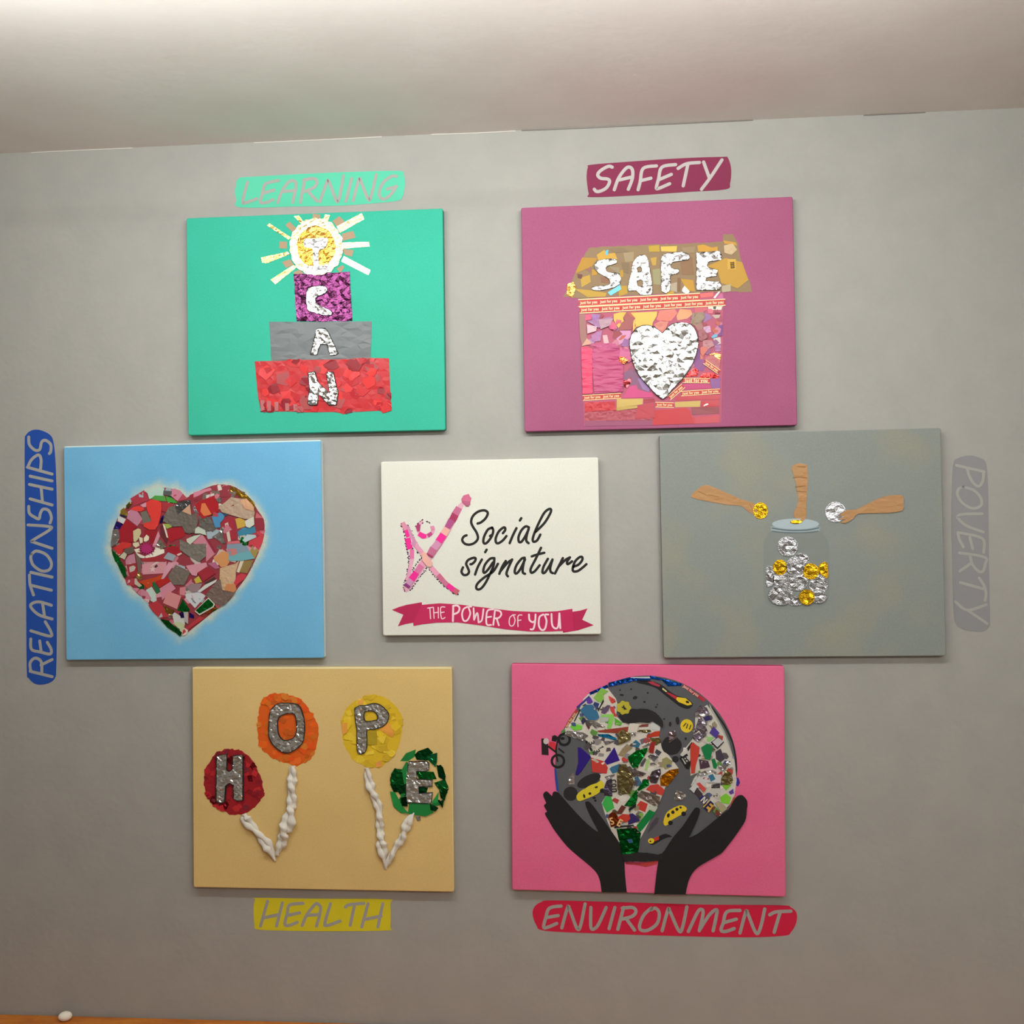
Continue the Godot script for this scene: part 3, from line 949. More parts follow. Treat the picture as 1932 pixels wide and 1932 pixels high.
# ------------------------------------------------------------------ blue canvas: the heart of scraps
func relationships() -> void:
	start("collage_canvas", "light blue canvas with a big heart pasted from coloured paper scraps", "painting", Vector3(-0.9483, 1.4985, 0), 0.27)
	level = FRONT
	view(100, 810, 3.645)
	var heart := smooth(pts([905,470, 870,430, 820,410, 740,400, 640,425, 560,480, 500,540, 440,620, 410,720, 400,800, 420,880, 450,940, 500,1040, 570,1110, 650,1190, 730,1290, 800,1360, 885,1420, 960,1370, 1060,1290, 1130,1230, 1210,1180, 1260,1110, 1340,1000, 1400,880, 1440,780, 1455,700, 1450,620, 1410,560, 1360,480, 1290,420, 1220,385, 1130,380, 1060,400, 980,435, 930,465]), 2)
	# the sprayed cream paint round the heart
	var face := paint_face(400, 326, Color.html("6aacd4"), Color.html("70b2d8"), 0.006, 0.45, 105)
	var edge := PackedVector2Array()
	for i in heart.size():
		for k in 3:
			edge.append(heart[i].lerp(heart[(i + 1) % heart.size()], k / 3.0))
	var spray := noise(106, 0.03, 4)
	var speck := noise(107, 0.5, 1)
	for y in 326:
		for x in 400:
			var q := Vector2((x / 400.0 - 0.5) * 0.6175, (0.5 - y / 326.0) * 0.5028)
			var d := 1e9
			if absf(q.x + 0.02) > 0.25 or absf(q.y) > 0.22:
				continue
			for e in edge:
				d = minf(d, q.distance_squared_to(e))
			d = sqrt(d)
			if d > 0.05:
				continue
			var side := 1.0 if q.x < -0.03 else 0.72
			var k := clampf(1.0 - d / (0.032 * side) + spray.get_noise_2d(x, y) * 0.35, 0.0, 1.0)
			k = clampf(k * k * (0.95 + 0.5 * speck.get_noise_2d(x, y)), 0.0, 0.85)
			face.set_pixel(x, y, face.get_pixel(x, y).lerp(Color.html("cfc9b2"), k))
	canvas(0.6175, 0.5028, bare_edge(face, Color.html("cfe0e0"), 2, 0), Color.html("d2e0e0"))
	region("heart_collage", "p 8a2a36", heart)
	fill(["p b8a8a0", "p c88a98", "p 9c2432", "p a83a48", "f c8c8cc", "p 6a5a52", "p d0c4b8", "p 7c1c2a", "g 9aa8b0", "p b86a78", "f 1f8a3c"], heart, 120, 0.0115)
	view(200, 900, 12.075)
	var G := "f 1f8a3c"
	var S := "f c8c8cc"
	for q in [["p 96303e", [1060,1300, 1300,1150, 1500,1300, 1300,1500]], ["p a62c3e", [560,490, 870,300, 980,530, 640,650]], ["p aecabe", [900,330, 1180,230, 1330,250, 1320,420, 990,500, 950,370]], ["p 505050", [1320,310, 1510,320, 1500,440, 1310,400]], ["p c47a90", [1480,300, 1560,260, 1700,310, 1760,380, 1640,550, 1480,420]], ["p a83c4a", [1760,380, 1870,500, 1650,560]],
		["p 46943a", [1030,490, 1120,420, 1340,430, 1380,550, 1130,540, 1090,510]], ["p 3c9432", [1370,440, 1500,470, 1640,580, 1620,600, 1400,560]], ["p a0242e", [1280,580, 1530,600, 1530,700, 1440,690, 1400,800, 1290,780]], ["g 96202a", [880,1200, 1180,1200, 1200,1300, 1060,1600, 1000,1500, 1000,1350, 880,1370]],
		["t e03a34", [930,570, 1060,510, 1180,530, 1270,590, 1280,720, 1250,900, 1200,1090, 1130,1200, 1000,1200, 870,1130, 870,1050, 1050,1000, 1000,850, 950,760]], ["t e63c36", [560,740, 640,680, 760,660, 850,700, 880,740, 800,790, 640,760]], ["p cc8ca0", [780,640, 930,570, 920,680, 850,690]], ["p b8788e", [500,850, 580,720, 700,760, 840,950, 720,1120, 480,940]], ["p 6c645a", [800,800, 940,770, 1050,1010, 860,1060, 840,950]],
		["f 8a7440", [460,650, 540,560, 600,600, 540,700, 480,740]], ["f d8bc5c", [340,760, 410,700, 480,790, 490,900, 330,850]], ["f 44549c", [320,840, 480,900, 450,930, 340,880]], ["p c4c4c4", [290,880, 460,960, 400,1070, 270,1000]], ["f 4434a0", [240,1010, 400,1070, 380,1190, 330,1190, 170,1190]], [S, [170,1200, 280,1180, 330,1380, 260,1520, 130,1600, 120,1500]],
		["g 9c1e2a", [400,1080, 470,970, 720,1130, 640,1200, 620,1480, 380,1500, 300,1450, 340,1300, 340,1160]], ["g c23430", [190,1620, 380,1480, 590,1500, 580,1600, 400,1640, 380,1740, 280,1760]], ["p 5e5046", [440,1640, 640,1580, 650,1700, 560,1760, 430,1750]],
		["p c2b488", [630,1230, 740,1170, 800,1190, 810,1280, 770,1370, 690,1480, 640,1470]], ["p d8ccac", [760,1360, 850,1390, 850,1490, 790,1520]], ["p dcd0b4", [870,1390, 930,1310, 990,1360, 980,1430, 920,1480, 870,1460]], ["p d4c8a8", [620,1500, 740,1480, 770,1560, 680,1610, 620,1560]], ["p dcd4bc", [640,1650, 770,1620, 780,1710, 690,1720]], ["p dccfc4", [690,1720, 780,1760, 900,1810, 880,1850, 760,1830]], ["p e2dcc8", [1090,1700, 1130,1600, 1330,1650, 1330,1730, 1100,1820, 900,1850, 900,1800]],
		["f c4c0b4", [1150,1560, 1200,1390, 1300,1480, 1380,1590, 1260,1650]], ["p c88896", [1060,1600, 1200,1230, 1240,1340, 1130,1600]], ["p 5e1420", [1240,1110, 1310,1080, 1430,1390, 1390,1530, 1240,1340]], ["p d6cabc", [1300,1070, 1340,1070, 1425,1380, 1390,1380]], ["g a0202a", [1430,1180, 1760,1120, 1830,1320, 1700,1400, 1600,1420, 1480,1500, 1400,1380]], ["p 8ea040", [1320,1070, 1440,1060, 1520,1130, 1400,1180]],
		["c 686058", [1300,950, 1440,690, 1600,640, 1740,780, 1932,870, 1932,1300, 1800,1260, 1750,1120, 1540,1130, 1440,1060, 1290,1010]], ["f 8c8c94", [1590,690, 1640,580, 1932,520, 1960,700, 1750,760, 1650,850]], ["p c09478", [1750,780, 1932,620, 1960,870]], ["f 3a2c84", [1260,960, 1310,870, 1340,900, 1300,1040, 1240,1060]],
		[G, [130,1640, 230,1750, 330,1850, 300,1932, 220,1932, 150,1750]], ["p b8b298", [310,1820, 420,1710, 490,1760, 440,1880]], ["g 9a1e2c", [1400,1620, 1530,1560, 1690,1600, 1740,1720, 1620,1800, 1390,1690]], ["p d8b0aa", [1620,1760, 1720,1720, 1740,1750, 1650,1800]]]:
		s(q[0], q[1])
	var petals := []
	for i in 30:
		var r := (210.0 if i % 2 == 0 else 105.0) * rng.randf_range(0.85, 1.1)
		petals.append(945 + cos(TAU * i / 30) * r); petals.append(1635 + sin(TAU * i / 30) * r * 0.85)
	s("p a81c62", petals)
	view(340, 900, 11.365)
	for q in [["p c8788c", [290,330, 640,230, 700,280, 540,320, 380,410, 290,440]], ["p 8e2434", [660,220, 820,150, 850,250, 840,300, 700,290]], ["p 94182e", [200,390, 290,350, 290,440, 260,480, 220,480]], ["p 861c2e", [280,490, 420,410, 540,350, 520,440, 330,540]], ["f d4a442", [1060,280, 1110,190, 1440,390, 1600,560, 1610,700, 1300,440]], ["p 8a2432", [860,180, 1090,185, 1060,290, 1100,380, 1090,430, 870,430]],
		["p c4c0ba", [560,390, 730,350, 740,390, 560,480]], [S, [770,480, 860,430, 900,500, 860,560, 820,540]], ["c 5a544e", [400,830, 650,870, 750,1060, 830,1080, 660,1210, 560,1160, 420,1070]], ["g a62028", [320,610, 420,520, 740,390, 760,480, 830,580, 830,730, 480,900, 360,700]], ["g d27448", [470,570, 540,560, 680,800, 520,840, 440,740]],
		["c b09680", [830,630, 950,560, 1100,430, 1250,460, 1420,470, 1560,600, 1610,760, 1580,900, 1400,900, 1050,800, 900,750]], ["c ce9c78", [1280,500, 1430,460, 1590,640, 1600,740, 1400,680]], ["g 4a86b0", [680,850, 860,760, 960,820, 940,900, 860,990, 870,1080, 760,1080]], ["p 24405e", [900,760, 1030,800, 1000,840, 940,820]], ["c 645a52", [0,820, 360,780, 400,950, 330,1200, 140,1200, 0,960]],
		["p c2b6a4", [960,1000, 1030,970, 1090,1370, 1030,1390]], ["p 98182e", [910,930, 1020,870, 1150,880, 1210,1340, 1090,1360, 1030,970, 960,1000, 960,1200, 930,1050]], ["p c0983a", [1180,900, 1280,870, 1410,940, 1400,1060, 1230,1110, 1200,960]], ["p c6c6b8", [1400,940, 1590,850, 1600,1020, 1500,1090, 1420,1060]], ["p 2e7894", [1230,1180, 1340,1090, 1600,1060, 1640,1230, 1450,1220, 1330,1340, 1270,1310]], ["p a8bcc2", [1340,1360, 1440,1230, 1620,1240, 1640,1290, 1400,1400]],
		["p c05c64", [1640,760, 1780,880, 1610,880]], ["p 881e30", [1600,890, 1780,890, 1800,1150, 1640,1150]], ["p be3440", [1650,1160, 1800,1170, 1770,1400, 1690,1560, 1530,1450, 1440,1500, 1400,1420, 1640,1300]], ["p 948040", [1480,1570, 1550,1480, 1690,1560, 1600,1760]], [S, [680,1290, 820,1200, 880,1080, 940,1090, 920,1280, 980,1420, 900,1430, 820,1350]], [S, [790,1480, 880,1460, 870,1540, 800,1530]],
		["p b6c0b0", [340,1110, 400,1060, 550,1140, 580,1250, 450,1210, 330,1210]], ["p be7686", [270,1420, 480,1220, 770,1630, 560,1818, 550,1500]], ["p 8a1830", [480,1220, 520,1200, 780,1610, 740,1640]], ["p bcc0b0", [140,1330, 300,1260, 460,1230, 330,1350, 220,1450, 150,1390]], ["c 6e675e", [0,1330, 200,1440, 560,1430, 560,1700, 420,1818, 200,1700, 0,1560]],
		["g c8907c", [720,1720, 900,1540, 1010,1620, 1040,1818, 740,1818]], ["g 7c8e9c", [1010,1430, 1390,1410, 1480,1560, 1600,1750, 1250,1790, 1050,1780, 1000,1600]], ["g b8746e", [1090,1540, 1200,1530, 1240,1700, 1090,1680]], ["g 68a0ae", [1270,1640, 1480,1600, 1540,1740, 1250,1770]], ["p c45e66", [1020,1390, 1270,1360, 1300,1420, 1010,1440]]]:
		s(q[0], q[1])
	view(200, 1040, 11.3625)
	for q in [[G, [150,20, 260,100, 300,170, 420,350, 450,540, 400,570, 330,440, 210,150]], ["p 96202c", [440,290, 660,250, 680,520, 520,590]], ["p b8788c", [420,190, 490,90, 610,55, 640,250, 430,290]], ["p 6a544c", [640,30, 750,150, 770,450, 700,450]], ["p 98202c", [760,160, 1240,90, 1310,160, 1290,220, 780,225]], ["p c88892", [770,230, 1300,210, 1300,470, 790,500]], ["p 40202a", [1040,330, 1090,280, 1120,320, 1070,360]],
		["p 90969e", [1240,150, 1340,20, 1510,90, 1450,210]], ["p c890a0", [1310,300, 1350,230, 1480,260, 1400,380, 1230,610, 1190,590]], ["c 6c6056", [1340,530, 1500,290, 1818,440, 1690,720, 1450,720, 1360,600]], ["f e0c070", [650,440, 720,450, 800,570, 740,620, 650,560]], ["g b8401e", [700,650, 1060,560, 1230,490, 1180,620, 1060,680, 900,800, 790,700]], ["g ac2422", [1080,640, 1330,560, 1400,640, 1150,780]], ["p b6a892", [620,590, 660,580, 680,640, 780,740, 720,770, 620,700]],
		["p b2c4ba", [860,830, 980,760, 1080,920, 1090,1130, 960,1060]], ["p 145c30", [990,690, 1030,640, 1190,860, 1090,920]], ["p c47c90", [1150,800, 1390,650, 1500,800, 1300,950, 1210,1050, 1180,880]], ["p a83044", [420,620, 560,570, 640,620, 610,740, 450,720]], ["p be7a8c", [560,790, 760,790, 900,880, 980,1020, 880,1090, 760,960]], ["p 942436", [770,950, 850,960, 850,1010, 800,1020]], ["p ae2a34", [920,1150, 1090,1060, 1220,1170, 1360,1400, 1160,1440, 1000,1280]],
		["f a87c3c", [1230,1150, 1480,1270, 1390,1370, 1280,1290]], ["p c87e80", [1320,850, 1620,960, 1530,1240, 1230,1110]], [G, [1530,1270, 1650,1030, 1800,1250, 1780,1310]], ["f 146a2e", [1170,1450, 1340,1480, 1420,1560, 1640,1740, 1610,1830, 1500,1740, 1340,1640, 1210,1500]], ["p bcbcb6", [1430,1360, 1480,1310, 1690,1440, 1700,1560, 1640,1720, 1560,1640, 1470,1530]], ["p b4bc92", [1440,1540, 1600,1510, 1700,1570, 1650,1720]], ["f 3a2c84", [1580,1320, 1670,1300, 1690,1420, 1620,1430]]]:
		s(q[0], q[1])
	var star := []
	for i in 10:
		var r := 75.0 if i % 2 == 0 else 26.0
		star.append(1005 + sin(TAU * i / 10) * r); star.append(385 - cos(TAU * i / 10) * r)
	s("p d0b8b0", star)
	view(340, 1040, 11.365)
	for q in [["p c68694", [130,310, 570,240, 590,340, 380,460, 360,530, 260,510]], ["p 94162a", [380,460, 580,330, 780,460, 510,650]], ["p a85c7a", [590,260, 760,230, 850,360, 760,380]], ["g c88a58", [720,150, 900,0, 1040,30, 1060,230, 1000,320, 880,340]], ["c c09e7c", [860,360, 1200,260, 1270,200, 1200,440, 1190,700, 1210,830, 1160,880, 900,830, 850,600]], ["g c07c50", [1000,700, 1190,700, 1210,830, 1160,880, 960,830]],
		["g 68a0a8", [1040,130, 1300,30, 1500,0, 1600,160, 1280,210, 1050,200]], ["p cfc2ac", [1210,440, 1290,210, 1370,200, 1270,460]], ["p 866e3c", [1270,450, 1380,200, 1580,190, 1440,470]], ["p be303e", [1160,680, 1230,530, 1330,470, 1430,510, 1390,590, 1260,690, 1200,760]], ["c 6c5850", [550,950, 800,640, 870,600, 920,850, 1200,880, 960,1150, 860,1180, 750,1110]], ["p 3a2020", [510,690, 740,550, 770,590, 590,720]],
		["p 8c7276", [130,760, 270,700, 480,690, 400,860, 260,890]], ["p c4c4c0", [540,720, 800,600, 770,660, 440,880, 380,860]], ["p c0c0c4", [110,920, 400,870, 500,920, 550,960, 320,1220, 130,1010]], ["p 6e7880", [230,1010, 250,1000, 350,1110, 320,1120]], ["p b8a438", [300,600, 400,530, 470,660, 340,690]], ["p c87a84", [0,780, 130,760, 110,950, 0,930]], ["p be6e7e", [120,730, 250,590, 270,690, 140,760]],
		["p d0ccc0", [325,1280, 620,990, 760,1130, 730,1200, 430,1370]], [G, [350,1265, 620,1015, 735,1130, 715,1175, 430,1335]], [G, [20,1290, 50,1010, 200,1250, 170,1310]], ["p 80281c", [460,1390, 600,1280, 640,1330, 500,1440]], ["f d06a34", [560,1310, 760,1190, 780,1230, 600,1350]], ["p a89e9e", [80,1300, 180,1300, 180,1560, 100,1500]], ["f 3a2c94", [200,1310, 300,1370, 300,1440, 200,1420]], ["p b02c34", [70,1690, 430,1390, 530,1430, 230,1640, 50,1790]]]:
		s(q[0], q[1])

# ------------------------------------------------------------------ white canvas in the middle: figure, script and banner
func trail(path: Array, width: float, key_list: Array, seg: float) -> void:   # a limb pasted from short scraps
	var p := smooth(pts(path), 8, false)
	var run := 0.0
	var from := 0
	var k := 0
	for i in range(1, p.size()):
		run += p[i].distance_to(p[i - 1])
		if run >= seg * unit() * rng.randf_range(0.75, 1.25) or i == p.size() - 1:
			var d := (p[i] - p[from]).normalized()
			var n := Vector2(-d.y, d.x) * width * unit() * 0.5
			var over := d * unit() * 8.0
			var q := PackedVector2Array([p[from] - n * rng.randf_range(0.8, 1.1) - over * rng.randf(), p[i] - n * rng.randf_range(0.8, 1.1) + over * rng.randf(), p[i] + n * rng.randf_range(0.8, 1.1) + over * rng.randf(), p[from] + n * rng.randf_range(0.8, 1.1) - over * rng.randf()])
			piece("paper_scrap", key_list[k % key_list.size()], q)
			k += 1
			from = i
			run = 0.0

func beads(st: SurfaceTool, path: Array, gap: float, spread: float) -> void:
	var p := smooth(pts(path), 8, false)
	var run := 0.0
	for i in range(1, p.size()):
		var d := p[i] - p[i - 1]
		run += d.length()
		while run > gap * unit():
			run -= gap * unit()
			var o := p[i] + Vector2(rng.randf_range(-1, 1), rng.randf_range(-1, 1)) * spread * unit()
			var r := rng.randf_range(0.0013, 0.0021)
			var top := Vector3(o.x, o.y, FRONT + 0.0016)
			for k in 6:
				var a := Vector2.from_angle(TAU * k / 6) * r
				var b := Vector2.from_angle(TAU * (k + 1) / 6) * r
				tri(st, top, Vector3(o.x + a.x, o.y + a.y, FRONT), Vector3(o.x + b.x, o.y + b.y, FRONT))

func logo() -> void:
	start("printed_canvas", "small white canvas with a pink dancing figure, black script and crimson banner", "painting", Vector3(-0.2518, 1.4991, 0), 0.08)
	canvas(0.498, 0.3989, paint_face(360, 290, Color.html("dddad0"), Color.html("dfddd3"), 0.006, 0.5, 109), Color.html("dedacd"))
	view(740, 920, 8.78)
	var hot := "p f01c92"
	var pale := "p e69cb8"
	var peach := "p ecb0a4"
	var mauve := "p b04a86"
	var rose := "p cc6488"
	var lilac := "p d08cb0"
	region("pink_figure", "p e0a8bc", smooth(pts([1200,270, 1010,640, 850,920, 690,1150, 560,1310, 420,1510, 290,1700, 230,1735, 175,1690, 240,1560, 400,1330, 540,1130, 700,900, 880,660, 1060,350, 1130,250]), 2))
	trail([330,1030, 325,1200, 290,1370, 255,1540], 74, ["p e070a4", "p e4a4bc", "p dc9cb8", pale], 150)
	trail([1105,330, 1000,520, 900,690, 800,860, 690,1010, 620,1130], 122, ["p c4688e", "p a82c5a", mauve, peach, hot, lilac], 130)
	trail([560,1180, 480,1290, 370,1450, 240,1640], 110, [pale, "p d870a0", hot, "p c890b4", "p 8a2c7c"], 120)
	trail([170,580, 240,720, 270,810], 80, ["p dc8ca4", hot], 130)
	trail([250,840, 290,930, 300,1010], 100, [hot], 190)
	trail([330,900, 440,1010, 520,1110, 600,1220], 80, [lilac, pale, peach], 120)
	trail([640,1320, 760,1450, 880,1580, 980,1660, 1090,1740], 88, [pale, rose, "p c87090", hot, "p c85a70"], 130)
	s(lilac, [225,600, 290,660, 345,790, 430,940, 360,930, 290,800])
	s(pale, [400,900, 520,1060, 490,1110, 380,980])
	s(peach, [500,1090, 560,1080, 670,1240, 650,1310, 590,1310, 500,1200])
	piece("paper_scrap", rose, ragged(pts([1190,120, 1260,100, 1310,180, 1290,290, 1230,310, 1150,240, 1140,180]), 0.006, 0.0012), {"curl": 0.0015})
	piece("paper_scrap", "p b85c80", pts([1160,220, 1290,230, 1270,310, 1220,310]), {"curl": 0.0015})
	region("figure_head", "p e2a0bc", smooth(pts([430,590, 500,545, 510,585, 460,640, 450,700, 500,755, 580,765, 640,720, 640,640, 700,650, 700,740, 650,800, 560,840, 480,820, 420,750, 385,660]), 2))
	for q in [["p a83468", [390,640, 430,590, 470,620, 460,720, 420,730]], [hot, [420,790, 460,730, 570,780, 560,840, 500,845]], ["p c03c80", [570,770, 640,730, 670,770, 610,830]], ["p d888a4", [630,640, 690,630, 710,690, 650,720]]]:
		s(q[0], q[1])
	var st := begin()
	for b in [[130,560, 205,780, 230,960, 265,1120, 262,1300, 235,1480, 190,1620, 230,1730], [240,600, 305,700, 355,820, 420,930], [400,1000, 470,1080, 480,1170, 400,1270, 340,1390], [590,1300, 520,1400, 420,1540, 300,1700], [600,1330, 700,1460, 830,1600, 960,1710, 1110,1790], [220,1010, 330,1015], [380,660, 440,580, 510,530], [550,530, 590,570, 630,580], [450,600, 500,580], [390,980, 420,1080], [1160,200, 1180,250, 1230,290]]:
		beads(st, b, 24, 12)
	var bd := put("glitter_beads", st, mat("g 4c2448"), thing)
	bd.set_meta("kind", "stuff")
	view(860, 940, 7.43)
	var ink := "k 1d1b18"
	for l in [[[150,520, 110,540, 90,590, 130,640, 200,650, 270,620, 310,560, 290,480, 240,400, 215,330, 240,250, 310,190, 390,170, 440,190, 445,230, 410,290, 350,340, 305,355]],
		[[510,412, 450,440, 400,530, 385,600, 400,635, 440,620, 500,540, 525,460, 510,412], [505,515, 480,530]], [[660,490, 690,450, 690,415, 660,415, 600,470, 560,560, 565,620, 600,630, 660,590, 710,530]], [[850,420, 800,520, 755,630], [918,280, 898,312]],
		[[1025,410, 980,395, 920,450, 880,540, 885,610, 920,610, 970,540, 1020,440], [1022,420, 990,540, 990,600, 1020,630]], [[1185,510, 1140,590, 1090,610, 1080,560, 1130,420, 1230,220, 1300,155, 1335,160, 1320,220, 1240,350, 1120,470]],
		[[100,970, 80,1030, 110,1075, 160,1070, 185,1030, 165,970, 145,920, 170,870, 230,840, 275,840, 270,880, 230,920, 205,925]], [[365,860, 310,960, 270,1070], [432,722, 412,756]], [[540,840, 480,850, 410,930, 385,1020, 405,1045, 460,990, 520,900], [540,850, 530,940, 480,1060, 420,1180, 360,1260, 310,1280, 285,1250, 310,1190, 400,1110, 520,1030, 590,920]],
		[[700,880, 650,960, 610,1060], [620,1030, 720,910, 790,860], [785,870, 730,990, 710,1060, 730,1095]], [[965,835, 920,850, 850,940, 825,1030, 850,1055, 900,1000, 970,860], [965,850, 940,970, 940,1040, 970,1060]], [[1195,695, 1120,850, 1050,990, 1060,1045, 1110,1020, 1175,940], [1065,815, 1140,790, 1240,765]],
		[[1290,850, 1230,960, 1215,1040, 1250,1040, 1310,950, 1355,860], [1355,860, 1325,970, 1330,1030, 1360,1050]], [[1500,840, 1460,920, 1390,1055], [1440,960, 1530,870, 1600,830], [1600,830, 1560,890, 1570,925, 1630,885]], [[1650,960, 1720,930, 1770,870, 1770,825, 1730,830, 1670,890, 1640,980, 1650,1025, 1710,1020, 1780,970, 1830,925]]]:
		marks("script_letter", ink, l, 35, thing, FRONT, 6)
	view(730, 1120, 4.83)
	for q in [[45,148, 110,122, 180,102, 318,78, 320,110, 250,265, 240,265, 170,278, 100,298, 150,192], [1690,165, 1760,155, 1828,135, 1780,238, 1885,288, 1740,335, 1605,357, 1600,335]]:
		piece("banner_tail", "k b81e52", pts(q), {"curl": 0.0, "in": thing})
	region("banner", "k c4245a", pts([318,102, 480,88, 650,98, 900,128, 1150,158, 1380,168, 1550,160, 1690,138, 1702,338, 1600,340, 1480,345, 1300,345, 1080,325, 860,290, 640,262, 450,265, 320,280, 243,295, 240,265]))
	var z: float = stack[stack.size() - 1][1]
	for l in [[9, [372,132, 420,125], [392,130, 398,228]], [9, [425,125, 430,225], [468,125, 470,222], [430,175, 470,170]], [9, [528,122, 490,130, 498,225, 530,218], [495,172, 522,168]],
		[17, [605,112, 602,250], [603,112, 640,108, 662,132, 648,170, 606,188]], [15, [735,120, 700,140, 685,190, 700,245, 735,240, 760,180, 745,125, 768,118]], [15, [790,132, 795,238], [795,238, 824,175, 836,262], [836,262, 866,240, 880,142]], [15, [970,142, 915,160, 908,275, 950,285], [912,215, 950,210]], [15, [985,150, 970,285], [985,150, 1030,160, 1042,190, 1020,220, 982,225], [1000,225, 1020,288]],
		[9, [1150,192, 1120,220, 1115,270, 1130,295, 1155,285, 1168,240, 1155,200, 1170,192]], [9, [1230,195, 1195,205, 1195,300], [1195,245, 1222,240]], [16, [1295,190, 1300,240, 1330,260, 1350,245], [1355,190, 1350,260, 1335,320, 1310,325]], [16, [1425,190, 1390,215, 1385,290, 1410,330, 1440,320, 1455,250, 1440,195, 1470,190]], [16, [1500,185, 1505,280, 1530,315, 1560,300, 1572,180], [1572,180, 1580,315]]]:
		marks("letter", "k f4d6de", l.slice(1), l[0], holder, z, 5)

# ------------------------------------------------------------------ grey canvas: coins for the jar
func coin(key: String, a: Array, lip := true) -> void:
	var p := smooth(pts(a), 2)
	var c := piece("foil_coin", key, p, {"amp": 0.0013, "cell": 0.0068, "th": 0.0006})
	if lip:
		var st := begin()
		var z: float = stack[stack.size() - 1][1]
		stroke(st, ragged(Geometry2D.offset_polygon(p, -0.0014)[0], 0.003, 0.0002), 0.0022, z - 0.0008, z + 0.0006, true)
		put("coin_rim", st, mat(key), c)

func poverty() -> void:
	start("collage_canvas", "grey canvas with three paper arms dropping foil coins into a jar", "painting", Vector3(0.4423, 1.4978, 0), 0.24)
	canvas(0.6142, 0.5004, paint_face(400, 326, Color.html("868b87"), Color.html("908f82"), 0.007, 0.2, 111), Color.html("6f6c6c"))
	view(1290, 860, 4.493)
	region("jar", "k 818783", smooth(pts([750,640, 945,650, 1140,640, 1200,690, 1228,760, 1232,1050, 1222,1230, 1150,1285, 945,1305, 760,1285, 690,1230, 675,1050, 677,760, 700,690]), 3), {"th": 0.0002})
	piece("jar_rim", "k 9aa7aa", smooth(pts([750,598, 945,610, 1145,598, 1150,625, 1140,640, 945,652, 750,638, 742,620]), 2), {"curl": 0.0})
	marks("rim_line", "k 5d6b74", [[750,612, 850,628, 945,632, 1050,628, 1146,610]], 9, holder, -1.0, 5, 0.0004)
	marks("rim_line", "k 66737a", [[752,638, 850,648, 945,651, 1050,648, 1140,638]], 6, holder, -1.0, 5, 0.0004)
	piece("jar_lid", "k aab8be", pts(disc(947, 578, 199, 46, 0.0, 32)), {"curl": 0.0})
	var silver := "f a4a2a6"
	var gold := "f d0a020"
	coin(silver, disc(990, 900, 76))
	coin(silver, disc(945, 935, 80))
	coin(silver, [700,940, 760,945, 765,1030, 760,1085, 730,1110, 695,1105, 697,1020])
	coin(silver, disc(830, 1045, 78, 68))
	coin(silver, disc(1140, 1090, 82))
	coin(silver, disc(965, 1062, 88, 84))
	coin(silver, disc(1140, 1190, 72, 60))
	coin(silver, disc(945, 1230, 74, 42))
	coin(silver, disc(822, 1178, 108, 88))
	coin(silver, disc(880, 768, 86))
	coin(gold, disc(815, 945, 60, 66))
	coin(gold, [1140,935, 1180,900, 1215,915, 1220,1030, 1180,1020, 1145,985])
	coin(gold, disc(1076, 980, 68))
	coin(gold, disc(1040, 1197, 66))
	holder = thing
	coin(gold, disc(650, 465, 64, 70))
	coin(silver, disc(1284, 476, 88))
	coin(gold, disc(950, 560, 48, 16), false)
	var skin := "c b0804e"
	var o := {"amp": 0.0007, "cell": 0.007, "stretch": Vector2(1.6, 0.8), "th": 0.0006}
	piece("paper_arm", skin, smooth(pts([60,350, 110,290, 190,245, 330,300, 480,365, 590,400, 600,430, 635,480, 610,500, 580,490, 530,460, 490,425, 370,415, 200,385]), 2), o)
	piece("paper_arm", skin, smooth(pts([920,82, 1045,77, 1046,300, 1038,420, 1040,500, 1020,548, 985,556, 950,530, 930,490, 960,420, 970,370, 950,230, 930,160]), 2), o)
	piece("paper_arm", skin, smooth(pts([1850,335, 1860,400, 1850,465, 1700,485, 1480,490, 1440,530, 1370,570, 1330,562, 1372,538, 1310,540, 1360,515, 1320,505, 1380,460, 1460,455, 1600,385, 1720,340]), 2), o)
	for l in [[960,90, 1030,95], [925,185, 1000,180, 1040,188], [945,265, 1030,255], [955,300, 1035,305]]:
		marks("crease", "k 8a603a", [l], 4, holder)
	for l in [[120,300, 190,330], [210,330, 300,350], [560,410, 590,470]]:
		marks("crease", "k 8a603a", [l], 3, holder)

